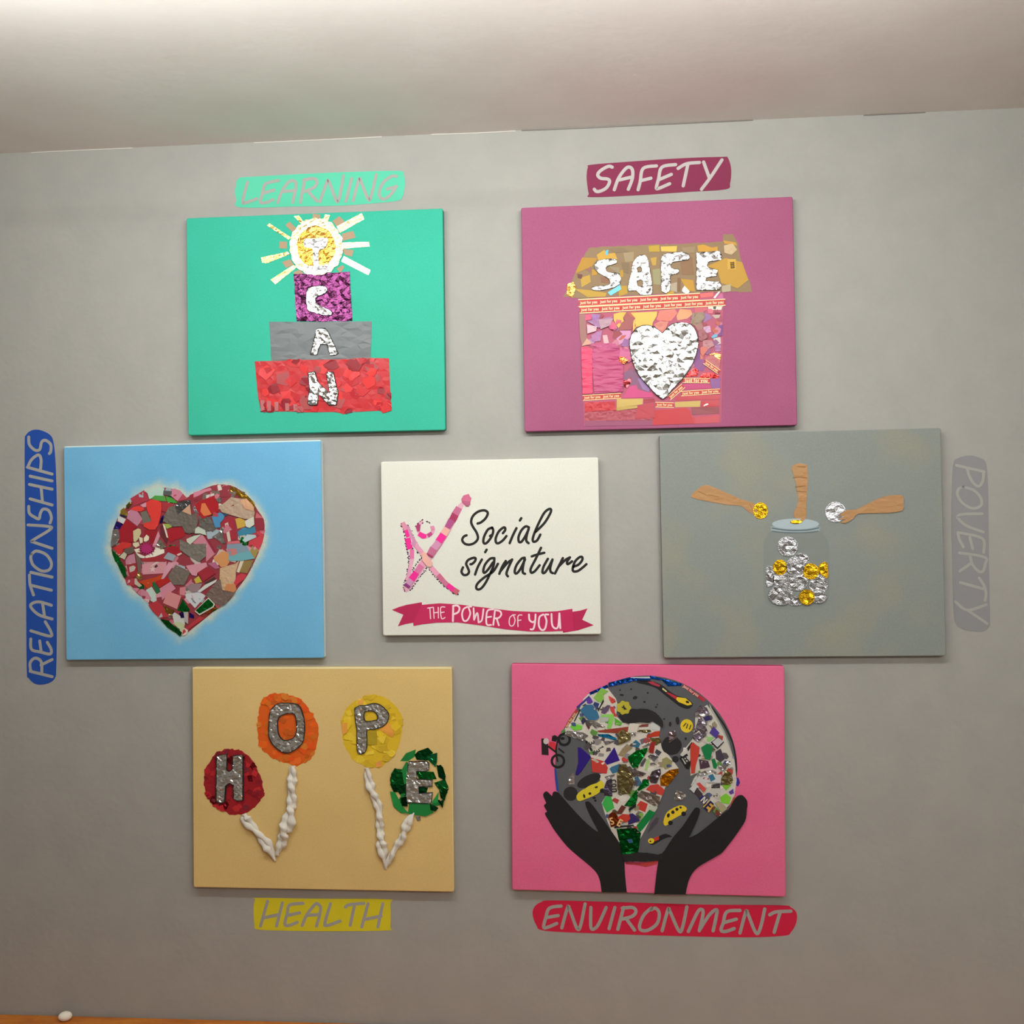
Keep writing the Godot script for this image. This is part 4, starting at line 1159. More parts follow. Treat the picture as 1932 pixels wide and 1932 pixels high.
# ------------------------------------------------------------------ tan canvas: four balloons spell HOPE
func cotton(path: Array, width: Array) -> void:
	var p := smooth(pts(path), 10, false)
	var st := begin(false)
	var n := p.size()
	for strand in 2:
		var rings := []
		var lump := rng.randf() * 10.0
		for i in n:
			var t := float(i) / (n - 1)
			var a := p[maxi(i - 1, 0)]
			var b := p[mini(i + 1, n - 1)]
			var d := (b - a).normalized()
			var side := Vector2(-d.y, d.x)
			var wi := t * (width.size() - 1)
			var w: float = lerpf(width[int(wi)], width[mini(int(wi) + 1, width.size() - 1)], wi - int(wi)) * unit()
			var ph := t * n * 0.135 + strand * PI
			var r := w * (0.33 + 0.07 * sin(i * 0.63 + lump) + rng.randf() * 0.03)
			var c := Vector3(p[i].x, p[i].y, FRONT + w * 0.33) + Vector3(side.x, side.y, 0) * sin(ph) * w * 0.27 + Vector3(0, 0, cos(ph) * w * 0.16)
			var ring := []
			for k in 9:
				var u := TAU * k / 9
				ring.append(c + Vector3(side.x, side.y, 0) * cos(u) * r + Vector3(0, 0, sin(u) * r * 0.8))
			rings.append(ring)
		for i in n - 1:
			for k in 9:
				var l := (k + 1) % 9
				quad(st, rings[i][k], rings[i][l], rings[i + 1][l], rings[i + 1][k])
		for e in [0, n - 1]:
			var c := Vector3.ZERO
			for k in 9:
				c += rings[e][k] / 9.0
			for k in 9:
				var l := (k + 1) % 9
				if e == 0:
					st.add_vertex(c); st.add_vertex(rings[e][l]); st.add_vertex(rings[e][k])
				else:
					st.add_vertex(c); st.add_vertex(rings[e][k]); st.add_vertex(rings[e][l])
	put("cotton_string", st, mat("t e2dace"), thing)

func hope() -> void:
	start("collage_canvas", "tan canvas with four foil balloons on cotton strings spelling HOPE", "painting", Vector3(-0.6475, 0.9728, 0), -0.17)
	canvas(0.6086, 0.5091, bare_edge(paint_face(400, 336, Color.html("dab876"), Color.html("debc7a"), 0.006, 0.4, 113), Color.html("e6d8a8"), 2, 1), Color.html("d8c088"))
	var silver := "f e6e6ea"
	view(440, 1430, 9.2)
	cotton([200,960, 240,1060, 380,1220, 520,1390, 640,1550, 735,1790], [110, 170, 130, 150, 170, 40])
	cotton([1040,130, 1040,300, 1035,450, 1030,620, 1030,800, 1005,950, 960,1150, 900,1280, 870,1430, 800,1590, 745,1690], [120, 125, 170, 140, 150, 190, 230, 210, 150, 120, 60])
	view(670, 1430, 8.78)
	cotton([205,160, 230,340, 280,500, 340,660, 400,830, 410,1000, 420,1160, 440,1320, 450,1450, 480,1620, 510,1850], [120, 110, 150, 130, 110, 140, 100, 150, 160, 130, 30])
	cotton([980,900, 880,1060, 830,1200, 780,1330, 690,1460, 600,1620, 520,1780], [30, 140, 130, 120, 90, 120, 40])
	view(380, 1300, 8.05)
	var b := ragged(pts([430,905, 600,930, 740,1040, 860,1240, 930,1400, 945,1570, 900,1700, 780,1820, 640,1910, 430,1900, 200,1780, 90,1650, 40,1450, 50,1250, 130,1080, 270,950]), 0.006, 0.0018)
	region("red_balloon", "g 9c1f28", b)
	fill(["g b4232c", "g 8a1a26", "g a01e28", "g 7c2430", "g c02c30", "f 9c2834"], b, 60, 0.0105)
	foil_letter(silver, [240,1010, 400,980, 395,1220, 430,1245, 480,1220, 490,1010, 640,990, 642,1300, 640,1680, 560,1690, 500,1650, 500,1450, 440,1420, 380,1460, 360,1710, 280,1725, 235,1690, 238,1300], [], 13.0, {"soft": false})
	b = ragged(pts([1040,70, 1250,60, 1430,110, 1560,190, 1690,380, 1790,600, 1750,870, 1680,1030, 1460,1170, 1290,1130, 1050,1040, 870,860, 850,560, 880,270, 960,130]), 0.006, 0.002)
	region("orange_balloon", "g dc5e1e", b)
	fill(["g e8641c", "g d4691f", "g c45a20", "g e6561c", "g d87a2c", "g ec6c26"], b, 70, 0.011)
	foil_letter(silver, [1160,225, 1300,210, 1460,230, 1530,330, 1570,520, 1565,700, 1530,830, 1410,930, 1290,965, 1170,910, 1080,820, 1030,700, 1035,480, 1060,320], [[1180,430, 1330,360, 1420,380, 1450,500, 1450,650, 1400,740, 1270,780, 1190,710, 1165,600]], 13.0)
	view(630, 1300, 7.43)
	b = ragged(pts([480,90, 640,80, 800,170, 900,270, 960,420, 960,620, 900,820, 800,980, 640,1110, 460,1090, 260,980, 150,800, 110,600, 105,450, 170,280, 280,180]), 0.006, 0.002)
	region("yellow_balloon", "p dcb41c", b)
	fill(["p e4be20", "p d8b01e", "p e8c432", "p cfa81c", "p e0b828"], b, 52, 0.012)
	for q in [["p eca040", [620,560, 780,470, 850,620, 820,680, 680,590]], ["p e89c40", [110,480, 190,470, 190,600, 130,640]], ["p e8a444", [340,160, 420,140, 410,220, 340,210]], ["p e4984c", [590,1030, 660,1000, 680,1080, 600,1100]], ["p ae9418", [480,590, 600,580, 610,780, 480,780]], ["p eac838", [610,680, 740,650, 700,770, 630,740]], ["p ecca3a", [430,890, 560,860, 560,910, 440,930]]]:
		piece("paper_scrap", q[0], pts(q[1]), {"curl": 0.0018})
	foil_letter(silver, [295,265, 440,230, 550,200, 650,220, 750,310, 775,380, 750,460, 690,520, 570,560, 465,570, 467,700, 465,800, 440,880, 380,905, 330,860, 325,560], [[435,320, 550,305, 605,350, 615,420, 560,440, 440,445]], 11.0)
	holder = Node3D.new()
	holder.name = "green_balloon"
	thing.add_child(holder, true)
	fill(["f 1c7a3c", "f 126030", "g 1f7c3a", "f 0f4c26"], pts([800,1200, 900,1110, 1010,1140, 1010,1500, 1100,1620, 1360,1640, 1480,1480, 1500,1250, 1430,1000, 1560,1150, 1600,1400, 1500,1660, 1290,1770, 1000,1720, 820,1580]), 26, 0.0085)
	for q in [["g 1f7c3c", [930,1010, 1010,900, 1150,845, 1130,950, 1040,1010]], ["f 126030", [1130,920, 1180,870, 1320,820, 1390,890, 1330,1000, 1160,990]], ["f 28905a", [1300,930, 1450,890, 1450,1000, 1430,1090, 1340,1010]], ["f 1c7a3c", [860,1100, 980,1140, 1010,1240, 1000,1340, 800,1330, 810,1180]], ["f 145a2e", [790,1330, 1000,1320, 1020,1400, 1000,1500, 950,1440, 840,1440]], ["g 25883f", [790,1430, 860,1440, 940,1590, 1000,1680, 1060,1740, 940,1730, 840,1640]], ["g 1f7c3a", [1060,1600, 1350,1600, 1400,1730, 1290,1780, 1130,1760, 1040,1740]],
		["f 1c5a34", [1350,1600, 1470,1660, 1430,1710, 1360,1690]], ["f 0f4c26", [1440,1060, 1530,1090, 1570,1220, 1560,1280, 1470,1230]], ["f 1f8a44", [1410,1310, 1560,1260, 1600,1360, 1570,1420, 1470,1400]], ["f 125a2c", [1480,1410, 1590,1400, 1560,1560, 1500,1520]], ["f 115228", [1470,1570, 1550,1540, 1530,1660]], ["g 2a9048", [1370,1590, 1470,1440, 1460,1580]], ["f 1f8a3c", [1150,1150, 1400,1160, 1440,1260, 1200,1280]], ["f 165c30", [1170,1360, 1320,1380, 1300,1450, 1180,1470]], ["f 163c24", [940,1520, 1020,1500, 1040,1640, 960,1630]], ["g 22803c", [960,1120, 1020,1010, 1040,1020, 1020,1320, 990,1320]]]:
		s(q[0], q[1])
	foil_letter(silver, [1050,1015, 1300,1010, 1335,1040, 1330,1130, 1290,1150, 1160,1150, 1165,1260, 1385,1270, 1380,1360, 1190,1365, 1195,1460, 1385,1450, 1365,1590, 1340,1600, 1030,1590, 1015,1560, 1010,1300, 1030,1050], [], 11.0, {"soft": false})
	s("f d8d4d0", [1140,1790, 1210,1780, 1220,1840, 1170,1850])

# ------------------------------------------------------------------ pink canvas: the littered globe held by two hands
func many(list: Array) -> void:
	for q in list:
		s(q[0], q[1])

func litter(_on: Node3D, outline: Array, count: int) -> void:   # small bits of packaging between the larger scraps
	fill(["p c8beb2", "p d8d0c6", "f c6c2c8", "p 8c8484", "p 4c4448", "p b8b0a4", "f 9a948c", "p a83a34", "p 5a8a3c", "p 44507c", "p 94886a", "p d8d0c6"], pts(outline), count, 0.0085)

func environment_globe() -> void:
	start("collage_canvas", "pink canvas with a globe of litter scraps held by two black hands", "painting", Vector3(0.0949, 0.976, 0), -0.59)
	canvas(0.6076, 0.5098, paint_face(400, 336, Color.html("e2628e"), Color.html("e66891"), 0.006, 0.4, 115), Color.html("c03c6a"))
	var G := "f 16903a"
	var S := "f c6c2c8"
	view(0, 0, 1)
	region("globe", "k 58585c", pts(disc(1219, 1450.5, 172, 176, 0.0, 60)))
	# the rim of wrapper strips
	view(1010, 1260, 10.733)
	many([["f 2444a4", [1090,500, 1450,340, 1480,390, 1110,550]], ["f 2450b0", [1480,300, 1932,190, 1932,290, 1490,380]], ["p 342c84", [830,790, 1090,560, 1110,600, 860,820]], ["g b03a34", [600,1180, 820,840, 870,875, 640,1225]], ["p 4c8a40", [510,1300, 580,1230, 620,1260, 540,1330]]])
	words("Just for you", "g ecc89a", pt(715, 1050), 330 * unit(), 1.0, holder, FRONT + 0.0022)
	view(1160, 1260, 10.733)
	many([["p c8c8cc", [320,190, 700,180, 720,210, 330,230]], ["f 2058b8", [0,270, 300,200, 720,210, 720,245, 330,265, 0,340]], ["f 1c54b0", [710,150, 1360,320, 1340,360, 1080,370, 950,250, 720,220]], ["g b8283e", [1390,330, 1840,640, 1800,690, 1370,380]]])
	words("Just for you", "g ecc8b4", pt(1540, 465), 350 * unit(), -0.6, holder, FRONT + 0.0022)
	view(1280, 1320, 8.05)
	many([["p a8a89c", [470,60, 560,220, 700,480, 660,600, 560,380, 480,220]], ["p 9c9c98", [700,480, 770,640, 830,870, 740,850, 660,600]], ["p 8c8ca8", [740,850, 840,860, 880,1100, 860,1180, 830,1200, 790,1040]], ["p 34208a", [850,1190, 910,1185, 935,1260, 905,1320, 860,1290]]])
	marks("rim_line", "k 1c1a1c", [[500,110, 600,250, 720,430, 830,680, 878,980, 872,1150]], 22, holder)
	view(1010, 1400, 10.733)
	many([["g 2a4a9c", [385,540, 420,530, 480,1000, 430,990, 400,760]]])
	# the white paper of the continents
	view(950, 1230, 3.513)
	region("continent", "p d2c8bc", pts([560,280, 690,240, 745,310, 760,360, 745,420, 790,470, 850,470, 980,460, 1040,490, 1030,560, 1050,640, 1100,690, 1160,770, 1070,900, 1040,980, 1010,1040, 990,1080, 900,1250, 880,1350, 780,1340, 700,1150, 680,1100, 650,1000, 680,950, 625,810, 690,800, 580,700, 545,580, 470,570, 400,520, 430,470, 500,390, 530,310]))
	litter(holder, [560,280, 690,240, 745,310, 745,420, 850,470, 1030,500, 1100,690, 1160,770, 1010,1040, 900,1250, 780,1340, 650,1000, 680,950, 580,700, 430,500, 530,310], 95)
	view(1010, 1260, 10.733)
	many([["p 80b244", [1180,600, 1340,400, 1480,470, 1380,540, 1390,620, 1310,720]], ["p 5c2c98", [1030,630, 1120,600, 1170,690, 1120,730, 1050,720]], ["p 203a70", [1170,740, 1200,680, 1300,720, 1250,830]], ["g 386c92", [920,830, 1030,740, 1150,740, 1250,870, 1300,1000, 1230,1050, 1080,1050, 920,880]], ["k 131112", [1380,630, 1390,680, 1280,870, 1260,860]], ["k 131112", [780,1080, 900,830, 920,850, 800,1090]],
		["p d04038", [1480,560, 1620,640, 1550,720, 1500,650]], ["p 5a4460", [1370,820, 1460,750, 1520,760, 1480,860, 1410,930, 1330,900]], ["p c63e3a", [1510,780, 1600,790, 1610,900, 1670,990, 1600,980, 1520,860]], ["p b4b4ae", [1320,920, 1500,940, 1480,1080, 1300,1100]], ["g 88cc5c", [1340,950, 1580,930, 1600,1010, 1530,1220, 1450,1220, 1500,1000, 1330,990]], ["g 5aa830", [1610,1010, 1760,1110, 1730,1170, 1610,1150]],
		["p 2c2448", [900,1030, 980,1000, 1040,1060, 960,1150]], [S, [1060,1070, 1200,1070, 1420,1190, 1230,1230]], ["p 5c2420", [1030,1170, 1060,1130, 1110,1210, 1080,1250]], ["g 74c840", [700,1190, 760,1110, 950,1170, 940,1240, 800,1270]], [S, [590,1350, 640,1270, 960,1300, 1080,1370, 960,1470, 700,1390]], ["p 90301c", [1250,1270, 1880,1190, 1870,1300, 1650,1320, 1290,1300]], ["f 2a98d8", [1260,1340, 1480,1340, 1640,1420, 1640,1470, 1500,1430, 1280,1380]], ["f a8a4b0", [1380,1480, 1660,1470, 1420,1560]], ["f a89a70", [1650,1330, 1760,1240, 1932,1330, 1932,1450, 1700,1560]]])
	view(1010, 1400, 10.733)
	many([["g 2c1878", [860,100, 920,110, 1130,300, 940,590, 850,680, 810,650, 870,420]], ["g c23c36", [1130,310, 1400,390, 1470,520, 1440,640, 1150,600]], ["g 341a80", [1400,390, 1600,100, 1710,370, 1450,460]], ["p 30688a", [1540,500, 1700,440, 1690,600, 1560,640, 1500,540]], ["f 6c6484", [1440,780, 1550,730, 1560,1100, 1400,1080, 1380,960]], [S, [1400,700, 1610,640, 1600,690, 1450,760]], ["g 3cae4e", [1350,1250, 1420,1100, 1530,1080, 1600,1330, 1450,1430]]])
	words("3", "k 2a2828", pt(1245, 185), 70 * unit(), -1.2, holder, FRONT + 0.0012)
	words("3", "k 2a2828", pt(1140, 15), 70 * unit(), -1.2, holder, FRONT + 0.0012)
	words("1", "k 3a3838", pt(1335, 105), 40 * unit(), -1.2, holder, FRONT + 0.0012)
	words("con", "k 2a2828", pt(1605, 880), 250 * unit(), -1.5, holder, FRONT + 0.0016)
	marks("ink_line", "k 131112", [[1035,-10, 1180,240]], 45, holder)
	view(1140, 1360, 12.075)
	many([["p d4cabe", [530,260, 580,30, 790,70, 740,260]], ["p c8c6c4", [1010,110, 1110,10, 1280,140, 1260,220, 1060,200]], ["p 783028", [790,120, 860,80, 1010,70, 1000,130, 800,140]], ["f 908460", [750,240, 800,200, 1050,200, 1070,240, 960,270]], ["g be3a22", [970,330, 1150,240, 1270,230, 1250,350, 970,380]], ["f 98885a", [1040,390, 1270,380, 1300,480, 1180,560, 1050,440]], ["g 982424", [1020,620, 1060,480, 1170,470, 1120,740, 1030,720]], ["p 206688", [640,510, 720,430, 830,520, 780,610, 660,590]],
		["p 6c6270", [810,430, 900,390, 1010,440, 850,540]], [S, [860,580, 1040,480, 1050,540, 900,610]], ["c 948060", [310,780, 420,620, 520,520, 650,620, 560,680, 420,800]], [G, [540,810, 720,680, 990,600, 960,720, 830,930, 760,1050, 640,1060, 560,910]], ["p bc3a34", [400,850, 430,820, 540,850, 540,930, 400,920]], ["p 403a44", [1150,720, 1190,640, 1310,710, 1240,800]], ["f 8c8894", [1040,820, 1140,740, 1240,810, 1130,920]], ["p 948c5c", [1320,870, 1420,820, 1560,920, 1500,1060, 1390,1110, 1310,1000]], ["p a4c478", [960,880, 1010,860, 1040,920, 980,1120, 920,1110]],
		["p 4e4852", [830,960, 930,840, 960,880, 880,1040, 820,1040]], [S, [1050,950, 1190,950, 1200,1000, 1040,1010]], ["f 8a7c80", [570,1120, 680,1080, 800,1140, 960,1190, 860,1260, 700,1250, 640,1190]], ["f 6e6470", [1090,1140, 1280,1080, 1290,1200, 1190,1420, 1060,1400, 1020,1290]], ["f 90845c", [290,1200, 350,980, 500,980, 600,1180, 680,1380, 600,1650, 400,1660, 300,1560]], ["f c87a14", [1270,1270, 1480,1120, 1680,1080, 1690,1170, 1440,1490, 1280,1470]],
		["p 346484", [690,1290, 760,1250, 850,1400, 820,1470, 720,1500]], [G, [750,1560, 900,1340, 1010,1320, 1020,1460, 900,1530, 780,1600]], [G, [450,1930, 640,1680, 740,1550, 760,1760, 700,1932]], ["g c44038", [950,1560, 1050,1460, 1230,1440, 1380,1570, 1330,1700, 1080,1620]], ["f a49894", [750,1700, 850,1580, 1270,1720, 1260,1880, 1150,1932]]])
	marks("print_line", "p e8a090", [[1140,1510, 1130,1600], [1260,1480, 1240,1620]], 18, holder)
	view(1110, 1480, 10.168)
	many([["g c03c34", [930,400, 1000,310, 1140,370, 1090,530, 950,470]], ["c bcc0b0", [1140,450, 1180,390, 1330,440, 1280,520]], ["g 0c7c3c", [900,820, 1170,480, 1290,540, 1040,860, 990,910]], ["p 7aa840", [950,580, 1000,530, 1060,560, 1010,660]], ["p 2a185e", [790,560, 850,550, 950,620, 990,690, 860,740, 760,770]], ["f 98441c", [360,600, 500,490, 560,600, 620,760, 430,820, 410,700]], ["p 60261a", [530,560, 640,390, 720,430, 640,560]], ["g c03a2c", [550,630, 660,560, 780,570, 810,650, 730,720, 620,700]],
		["k 131112", [490,820, 520,790, 870,770, 880,790, 510,835]], ["k 131112", [770,460, 920,360, 910,420, 810,490, 800,540]], ["p c4bab0", [430,840, 530,850, 640,1190]], ["f 0c5c26", [540,850, 900,830, 1010,930, 960,1260, 930,1340, 640,1330, 600,1130]], ["p 24587a", [740,1050, 840,1040, 860,1110, 780,1120]], ["f 28b850", [630,1320, 800,1270, 935,1310, 900,1365, 760,1355]]])
	words("S", "g e6b478", pt(455, 700), 70 * unit(), 0.3, holder, FRONT + 0.0026)
	words("E", "g e6b478", pt(600, 730), 70 * unit(), -0.5, holder, FRONT + 0.0026)
	view(950, 1230, 3.513)
	region("continent", "p ccc4ba", pts([1270,400, 1350,350, 1400,430, 1470,560, 1530,720, 1545,850, 1530,950, 1500,1010, 1420,1090, 1380,1040, 1330,980, 1230,910, 1260,840, 1290,800, 1240,820, 1230,730, 1170,680, 1250,580, 1270,490]))
	litter(holder, [1270,400, 1350,350, 1400,430, 1470,560, 1530,720, 1545,850, 1500,1010, 1420,1090, 1330,980, 1230,910, 1290,800, 1230,730, 1170,680, 1270,490], 60)
	view(1280, 1320, 8.05)
	many([["f 9c8ca0", [250,190, 330,80, 430,120, 470,200, 380,240, 250,250]], [S, [250,190, 330,215, 470,195, 460,240, 370,245, 250,260]], ["p 2c1a60", [370,265, 460,235, 490,300, 410,325]], ["f 9a8ea2", [210,580, 310,260, 350,270, 440,470, 420,540, 300,640]], ["p 46308e", [470,500, 530,400, 620,500, 570,580, 510,530]], ["g 90c478", [390,620, 430,560, 540,570, 480,640]], ["k 1a1a22", [490,650, 600,560, 690,640, 590,748]], ["p bcbcbc", [510,640, 600,570, 680,630, 590,720]],
		["g 127842", [340,720, 440,660, 530,710, 500,820, 480,910, 410,900]], ["k 181416", [15,890, 200,640, 215,660, 130,820, 190,930, 170,1050, 120,1050]], ["p c6c0be", [50,890, 150,850, 180,920, 100,980]], ["p c8c4c0", [30,840, 130,740, 150,800, 60,860]], ["g c44034", [180,690, 220,640, 320,730, 310,830, 260,1000, 250,1110, 190,1120, 180,900]], ["p 3e3440", [560,790, 640,740, 700,900, 640,950, 570,900]], ["g 127842", [500,910, 550,890, 590,1000, 570,1050, 530,1040]], [S, [600,1000, 680,970, 740,1000, 700,1080, 620,1060]], ["p 44283a", [310,900, 450,930, 480,1020, 330,1060]],
		["p c6c4c4", [170,1350, 310,1150, 650,1130, 640,1260, 420,1250, 400,1330, 280,1330, 230,1410]], [S, [310,1110, 400,1070, 520,1070, 440,1120, 330,1160]], ["p 286c8c", [450,1150, 520,1120, 560,1200, 490,1240]], ["f 8e8258", [640,1210, 720,1070, 800,1110, 830,1240, 770,1290, 680,1290]], ["p cc4440", [270,1270, 320,1250, 420,1350, 380,1400]], ["p 3a2a30", [500,1290, 630,1270, 630,1340, 500,1340]], ["p c0bcb4", [480,1360, 640,1340, 640,1440, 520,1450]],
		["g 80be38", [640,1290, 760,1270, 800,1300, 720,1380, 690,1340]], ["g 80c438", [630,1480, 720,1420, 800,1480, 770,1590, 650,1560]], ["p 583898", [760,1400, 830,1350, 840,1420, 790,1440]], ["p 3a2a34", [240,1410, 290,1340, 370,1430, 310,1490]], ["p 1c1a62", [310,1500, 360,1440, 450,1520, 400,1600]], ["p d8a83c", [370,1620, 470,1530, 540,1590, 460,1710]], ["p a49a78", [550,1560, 610,1530, 700,1600, 740,1650, 650,1720]], ["p 702820", [500,1640, 550,1610, 640,1730, 590,1770]], ["p b84824", [790,1600, 830,1480, 880,1490, 840,1590]]])
	words("N", "p dcd4c4", pt(385, 1522), 68 * unit(), -0.75, holder, FRONT + 0.0026)
	words("E", "k 14124a", pt(455, 1608), 72 * unit(), -0.75, holder, FRONT + 0.0026)
	words("B", "k 2a2626", pt(115, 912), 60 * unit(), 0.6, holder, FRONT + 0.0026)
	# painted things on the globe
	holder = thing
	view(1160, 1260, 10.733)
	var soot := "k 211f21"
	var yellow := "k e2c226"
	piece("smoke_cloud", soot, ragged(smooth(pts([80,950, 200,930, 330,830, 450,830, 600,820, 760,860, 860,930, 940,1020, 980,1120, 950,1200, 880,1140, 760,1080, 690,1110, 500,1090, 280,1120, 150,1050]), 3), 0.005, 0.0007), {"curl": 0.0})
	for d in [[410,605, 50,35], [140,550, 45,22], [1270,1070, 40,85], [1120,1140, 28,50], [600,690, 26,22], [665,505, 20,20], [330,430, 22,18], [105,450, 20,15], [835,795, 26,16], [1000,1035, 22,18], [1435,1435, 24,30], [860,745, 18,14]]:
		piece("paint_dab", soot, pts(disc(d[0], d[1], d[2], d[3], rng.randf_range(-0.4, 0.4), 10)), {"curl": 0.0})
	piece("smoke_cloud", soot, ragged(pts(disc(1150, 1570, 205, 190, 0.0, 26)), 0.005, 0.0006), {"curl": 0.0})
	piece("smoke_cloud", soot, pts(disc(1225, 1850, 70, 66, 0.0, 14)), {"curl": 0.0})
	s("f 8c7c84", [1080,1300, 1220,1270, 1250,1420, 1100,1520])
	var flower := []
	for i in 28:
		var r := 140.0 * (1.0 + 0.1 * cos(i * TAU / 4.0))
		flower.append(180 + cos(TAU * i / 28) * r); flower.append(800 + sin(TAU * i / 28) * r * 0.96)
	var fl := piece("yellow_flower", "k b6aa30", pts(flower), {"curl": 0.0})
	marks("flower_eye", soot, [[150,790, 190,800, 225,830], [180,760, 190,830]], 24, fl)
	var bt := piece("yellow_button", yellow, pts(disc(1455, 1175, 128, 136, 0.0, 26)), {"curl": 0.0})
	marks("button_stitch", "k 3a3014", [[1390,1180, 1440,1120], [1450,1220, 1475,1140], [1510,1240, 1540,1160]], 20, bt)
	var sn := piece("painted_snake", "k 1c1a1c", smooth(pts([430,290, 700,260, 940,340, 1080,450, 1250,560, 1440,610, 1560,700, 1570,770, 1480,830, 1330,790, 1180,680, 1000,540, 850,420, 700,360]), 3), {"curl": 0.0})
	for q in [["k a83044", [660,282, 760,274, 920,350, 900,385, 740,335]], ["k d8c880", [970,400, 1062,478, 1040,492, 958,432]], ["k b82838", [1070,490, 1260,580, 1240,640, 1130,570, 1050,510]], ["k e6c428", [1260,590, 1430,612, 1540,700, 1560,742, 1470,762, 1290,690, 1240,640]]]:
		piece("snake_band", q[0], pts(q[1]), {"curl": 0.0, "in": sn})
	piece("snake_eye", "k 1c1a14", pts(disc(1470, 690, 38, 24, 0.4, 12)), {"curl": 0.0, "in": sn})
	view(1010, 1260, 10.733)
	var rider := piece("painted_rider", "k 1e1416", pts([120,1430, 170,1430, 260,1540, 270,1770, 130,1760]), {"curl": 0.0})
	piece("rider_head", "k c8bcba", pts(disc(218, 1485, 56, 62, 0.0, 14)), {"curl": 0.0, "in": rider})
	piece("rider_shirt", "k d02c3c", pts([290,1490, 400,1510, 440,1620, 400,1700, 270,1580]), {"curl": 0.0, "in": rider})
	piece("rider_arm", "k 131112", pts([340,1380, 400,1360, 460,1400, 420,1500, 330,1480]), {"curl": 0.0, "in": rider})
	marks("bicycle_frame", "k 131112", [[470,1400, 435,1560, 420,1700, 450,1890], [480,1640, 575,1715], [265,1590, 420,1710]], 34, rider, FRONT + 0.0004)
	marks("bicycle_wheel", "k 131112", [disc(585, 1450, 112, 112, 0.0, 12)], 52, rider, FRONT + 0.0006, 4, 0.0002, true)
	marks("bicycle_wheel", "k 131112", [disc(458, 1888, 124, 124, 0.0, 12)], 48, rider, FRONT + 0.0006, 4, 0.0002, true)
	piece("wheel_hub", "k 131112", pts(disc(550, 1430, 45, 30)), {"curl": 0.0, "in": rider})
	view(1010, 1400, 10.733)
	piece("smoke_cloud", soot, pts(disc(1085, 780, 260, 110, -0.45, 24)), {"curl": 0.0})
	piece("smoke_cloud", soot, pts(disc(715, 1045, 145, 145, 0.0, 20)), {"curl": 0.0})
	many([["f d0c8cc", [650,850, 690,720, 770,600, 790,640, 800,860]]])
	var bus := piece("painted_bus", "k d8c428", ragged(smooth(pts([830,1080, 920,990, 1010,940, 1120,870, 1250,830, 1330,770, 1390,840, 1380,920, 1250,1050, 1080,1130, 900,1190, 850,1160]), 2), 0.004, 0.0006), {"curl": 0.0})
	for d in [[990,1090, 22,42], [1105,1040, 30,26], [1235,910, 34,20]]:
		piece("bus_window", "k 2a2410", pts(disc(d[0], d[1], d[2], d[3], -0.3, 12)), {"curl": 0.0, "in": bus})
	for d in [[1350,980, 45,42], [1190,1130, 34,24], [1215,1185, 26,24]]:
		piece("bus_wheel", "k 131112", pts(disc(d[0], d[1], d[2], d[3], 0.0, 12)), {"curl": 0.0, "in": bus})
	view(1110, 1480, 10.168)
	bus = piece("painted_bus", yellow, smooth(pts([1440,720, 1480,580, 1560,490, 1750,400, 1850,420, 1890,480, 1780,580, 1600,680, 1540,760, 1470,790]), 2), {"curl": 0.0})
	for d in [[1535,592, 28,42], [1622,530, 32,36], [1700,475, 30,30], [1770,440, 24,20]]:
		piece("bus_window", "k 1c1a10", pts(disc(d[0], d[1], d[2], d[3], 0.2, 12)), {"curl": 0.0, "in": bus})
	for d in [[1828,560, 46,44], [1575,735, 46,44]]:
		piece("bus_wheel", "k 131112", pts(disc(d[0], d[1], d[2], d[3], 0.0, 14)), {"curl": 0.0, "in": bus})
	piece("paint_smear", "k 483e4a", pts([1130,940, 1200,760, 1300,630, 1360,640, 1330,740, 1200,880]), {"curl": 0.0})
	many([["f b8b0b0", [1640,260, 1690,100, 1860,180, 1880,230, 1780,300, 1680,310]]])
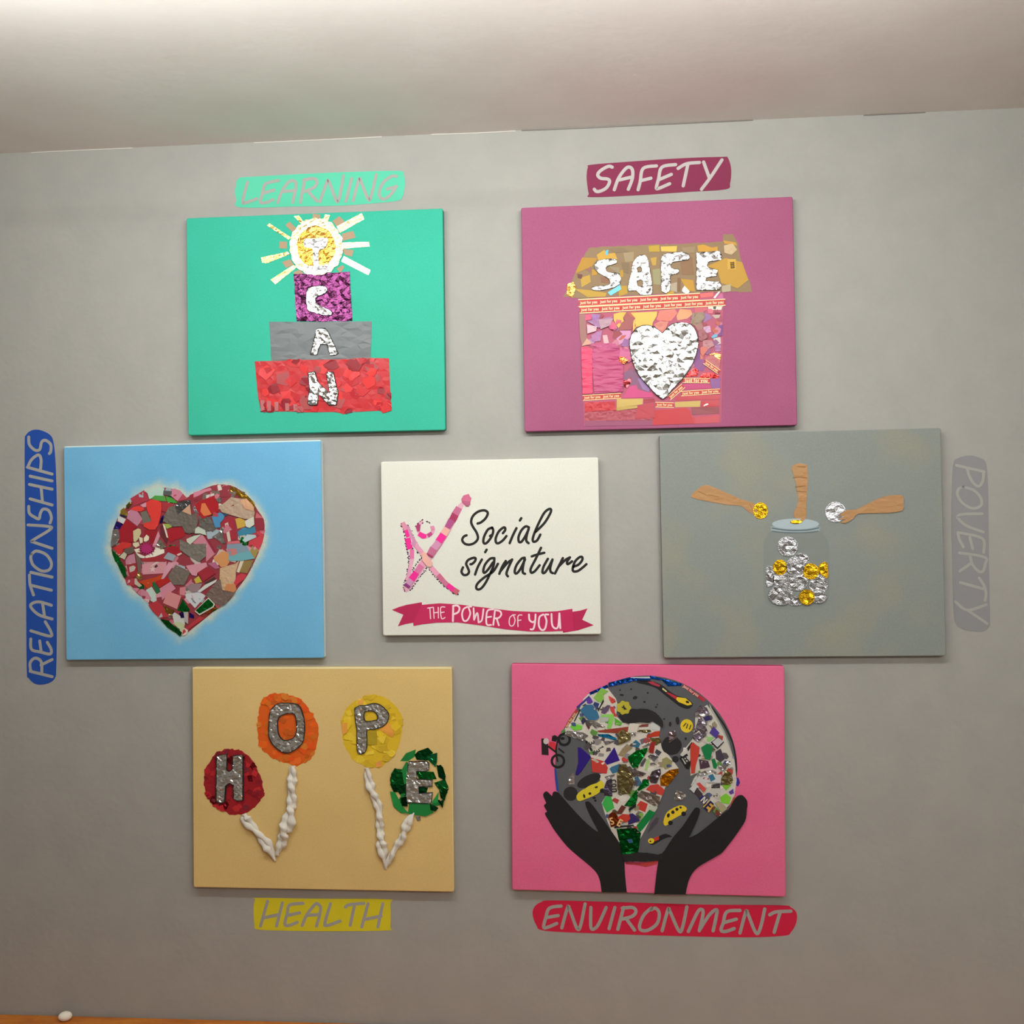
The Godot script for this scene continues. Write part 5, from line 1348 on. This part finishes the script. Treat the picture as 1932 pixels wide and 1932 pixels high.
	sn = piece("painted_snake", "k 131112", smooth(pts([1140,1090, 1180,1140, 1230,1160, 1320,1120, 1400,1070, 1500,1020, 1610,1000, 1480,945, 1370,985, 1260,1030, 1190,1050]), 2), {"curl": 0.0})
	piece("snake_band", "k c03424", pts([1250,1030, 1355,990, 1355,1055, 1280,1090]), {"curl": 0.0, "in": sn})
	piece("snake_band", yellow, pts(disc(1205, 1080, 62, 52, -0.2, 16)), {"curl": 0.0, "in": sn})
	piece("snake_eye", "k 2a2410", pts(disc(1190, 1088, 18, 16, 0.0, 8)), {"curl": 0.0, "in": sn})
	piece("smoke_cloud", "k 1c181a", ragged(pts([640,1345, 960,1290, 1120,1300, 1330,1340, 1400,1310, 1420,1400, 1330,1450, 1000,1470, 700,1470]), 0.005, 0.0007), {"curl": 0.0})
	many([["p a82c38", [710,1490, 1020,1500, 1020,1560, 890,1540, 720,1530]], ["p b83434", [1020,1500, 1340,1460, 1310,1520, 1100,1580, 1020,1560]]])
	view(1010, 1480, 9.2)
	piece("painted_hand", "k 121011", smooth(pts([1156,1870, 1150,1866, 1130,1700, 1090,1580, 1030,1490, 900,1370, 740,1240, 560,1080, 420,910, 310,760, 230,620, 180,540, 170,490, 205,470, 160,390, 155,350, 190,320, 145,220, 140,160, 180,120, 220,130, 290,200, 300,150, 330,120, 400,140, 500,250, 700,480, 900,680, 1050,800, 1085,800, 980,600, 900,430, 865,320, 890,295, 950,310, 1080,470, 1250,710, 1400,920, 1480,1060, 1540,1250, 1550,1400, 1560,1600, 1588,1862, 1586,1872]), 2), {"curl": 0.0})
	view(1180, 1500, 8.05)
	piece("painted_hand", "k 121011", smooth(pts([446,1500, 440,1494, 470,1200, 500,1000, 520,920, 600,830, 720,640, 860,480, 980,300, 1050,200, 1090,185, 1130,210, 1120,290, 1060,440, 985,600, 965,640, 1100,580, 1280,440, 1450,300, 1560,220, 1640,80, 1700,10, 1760,-5, 1800,20, 1845,80, 1850,160, 1840,230, 1836,300, 1810,400, 1720,540, 1620,680, 1500,830, 1440,890, 1250,1000, 1100,1090, 1010,1190, 950,1320, 914,1498, 908,1504]), 2), {"curl": 0.0})
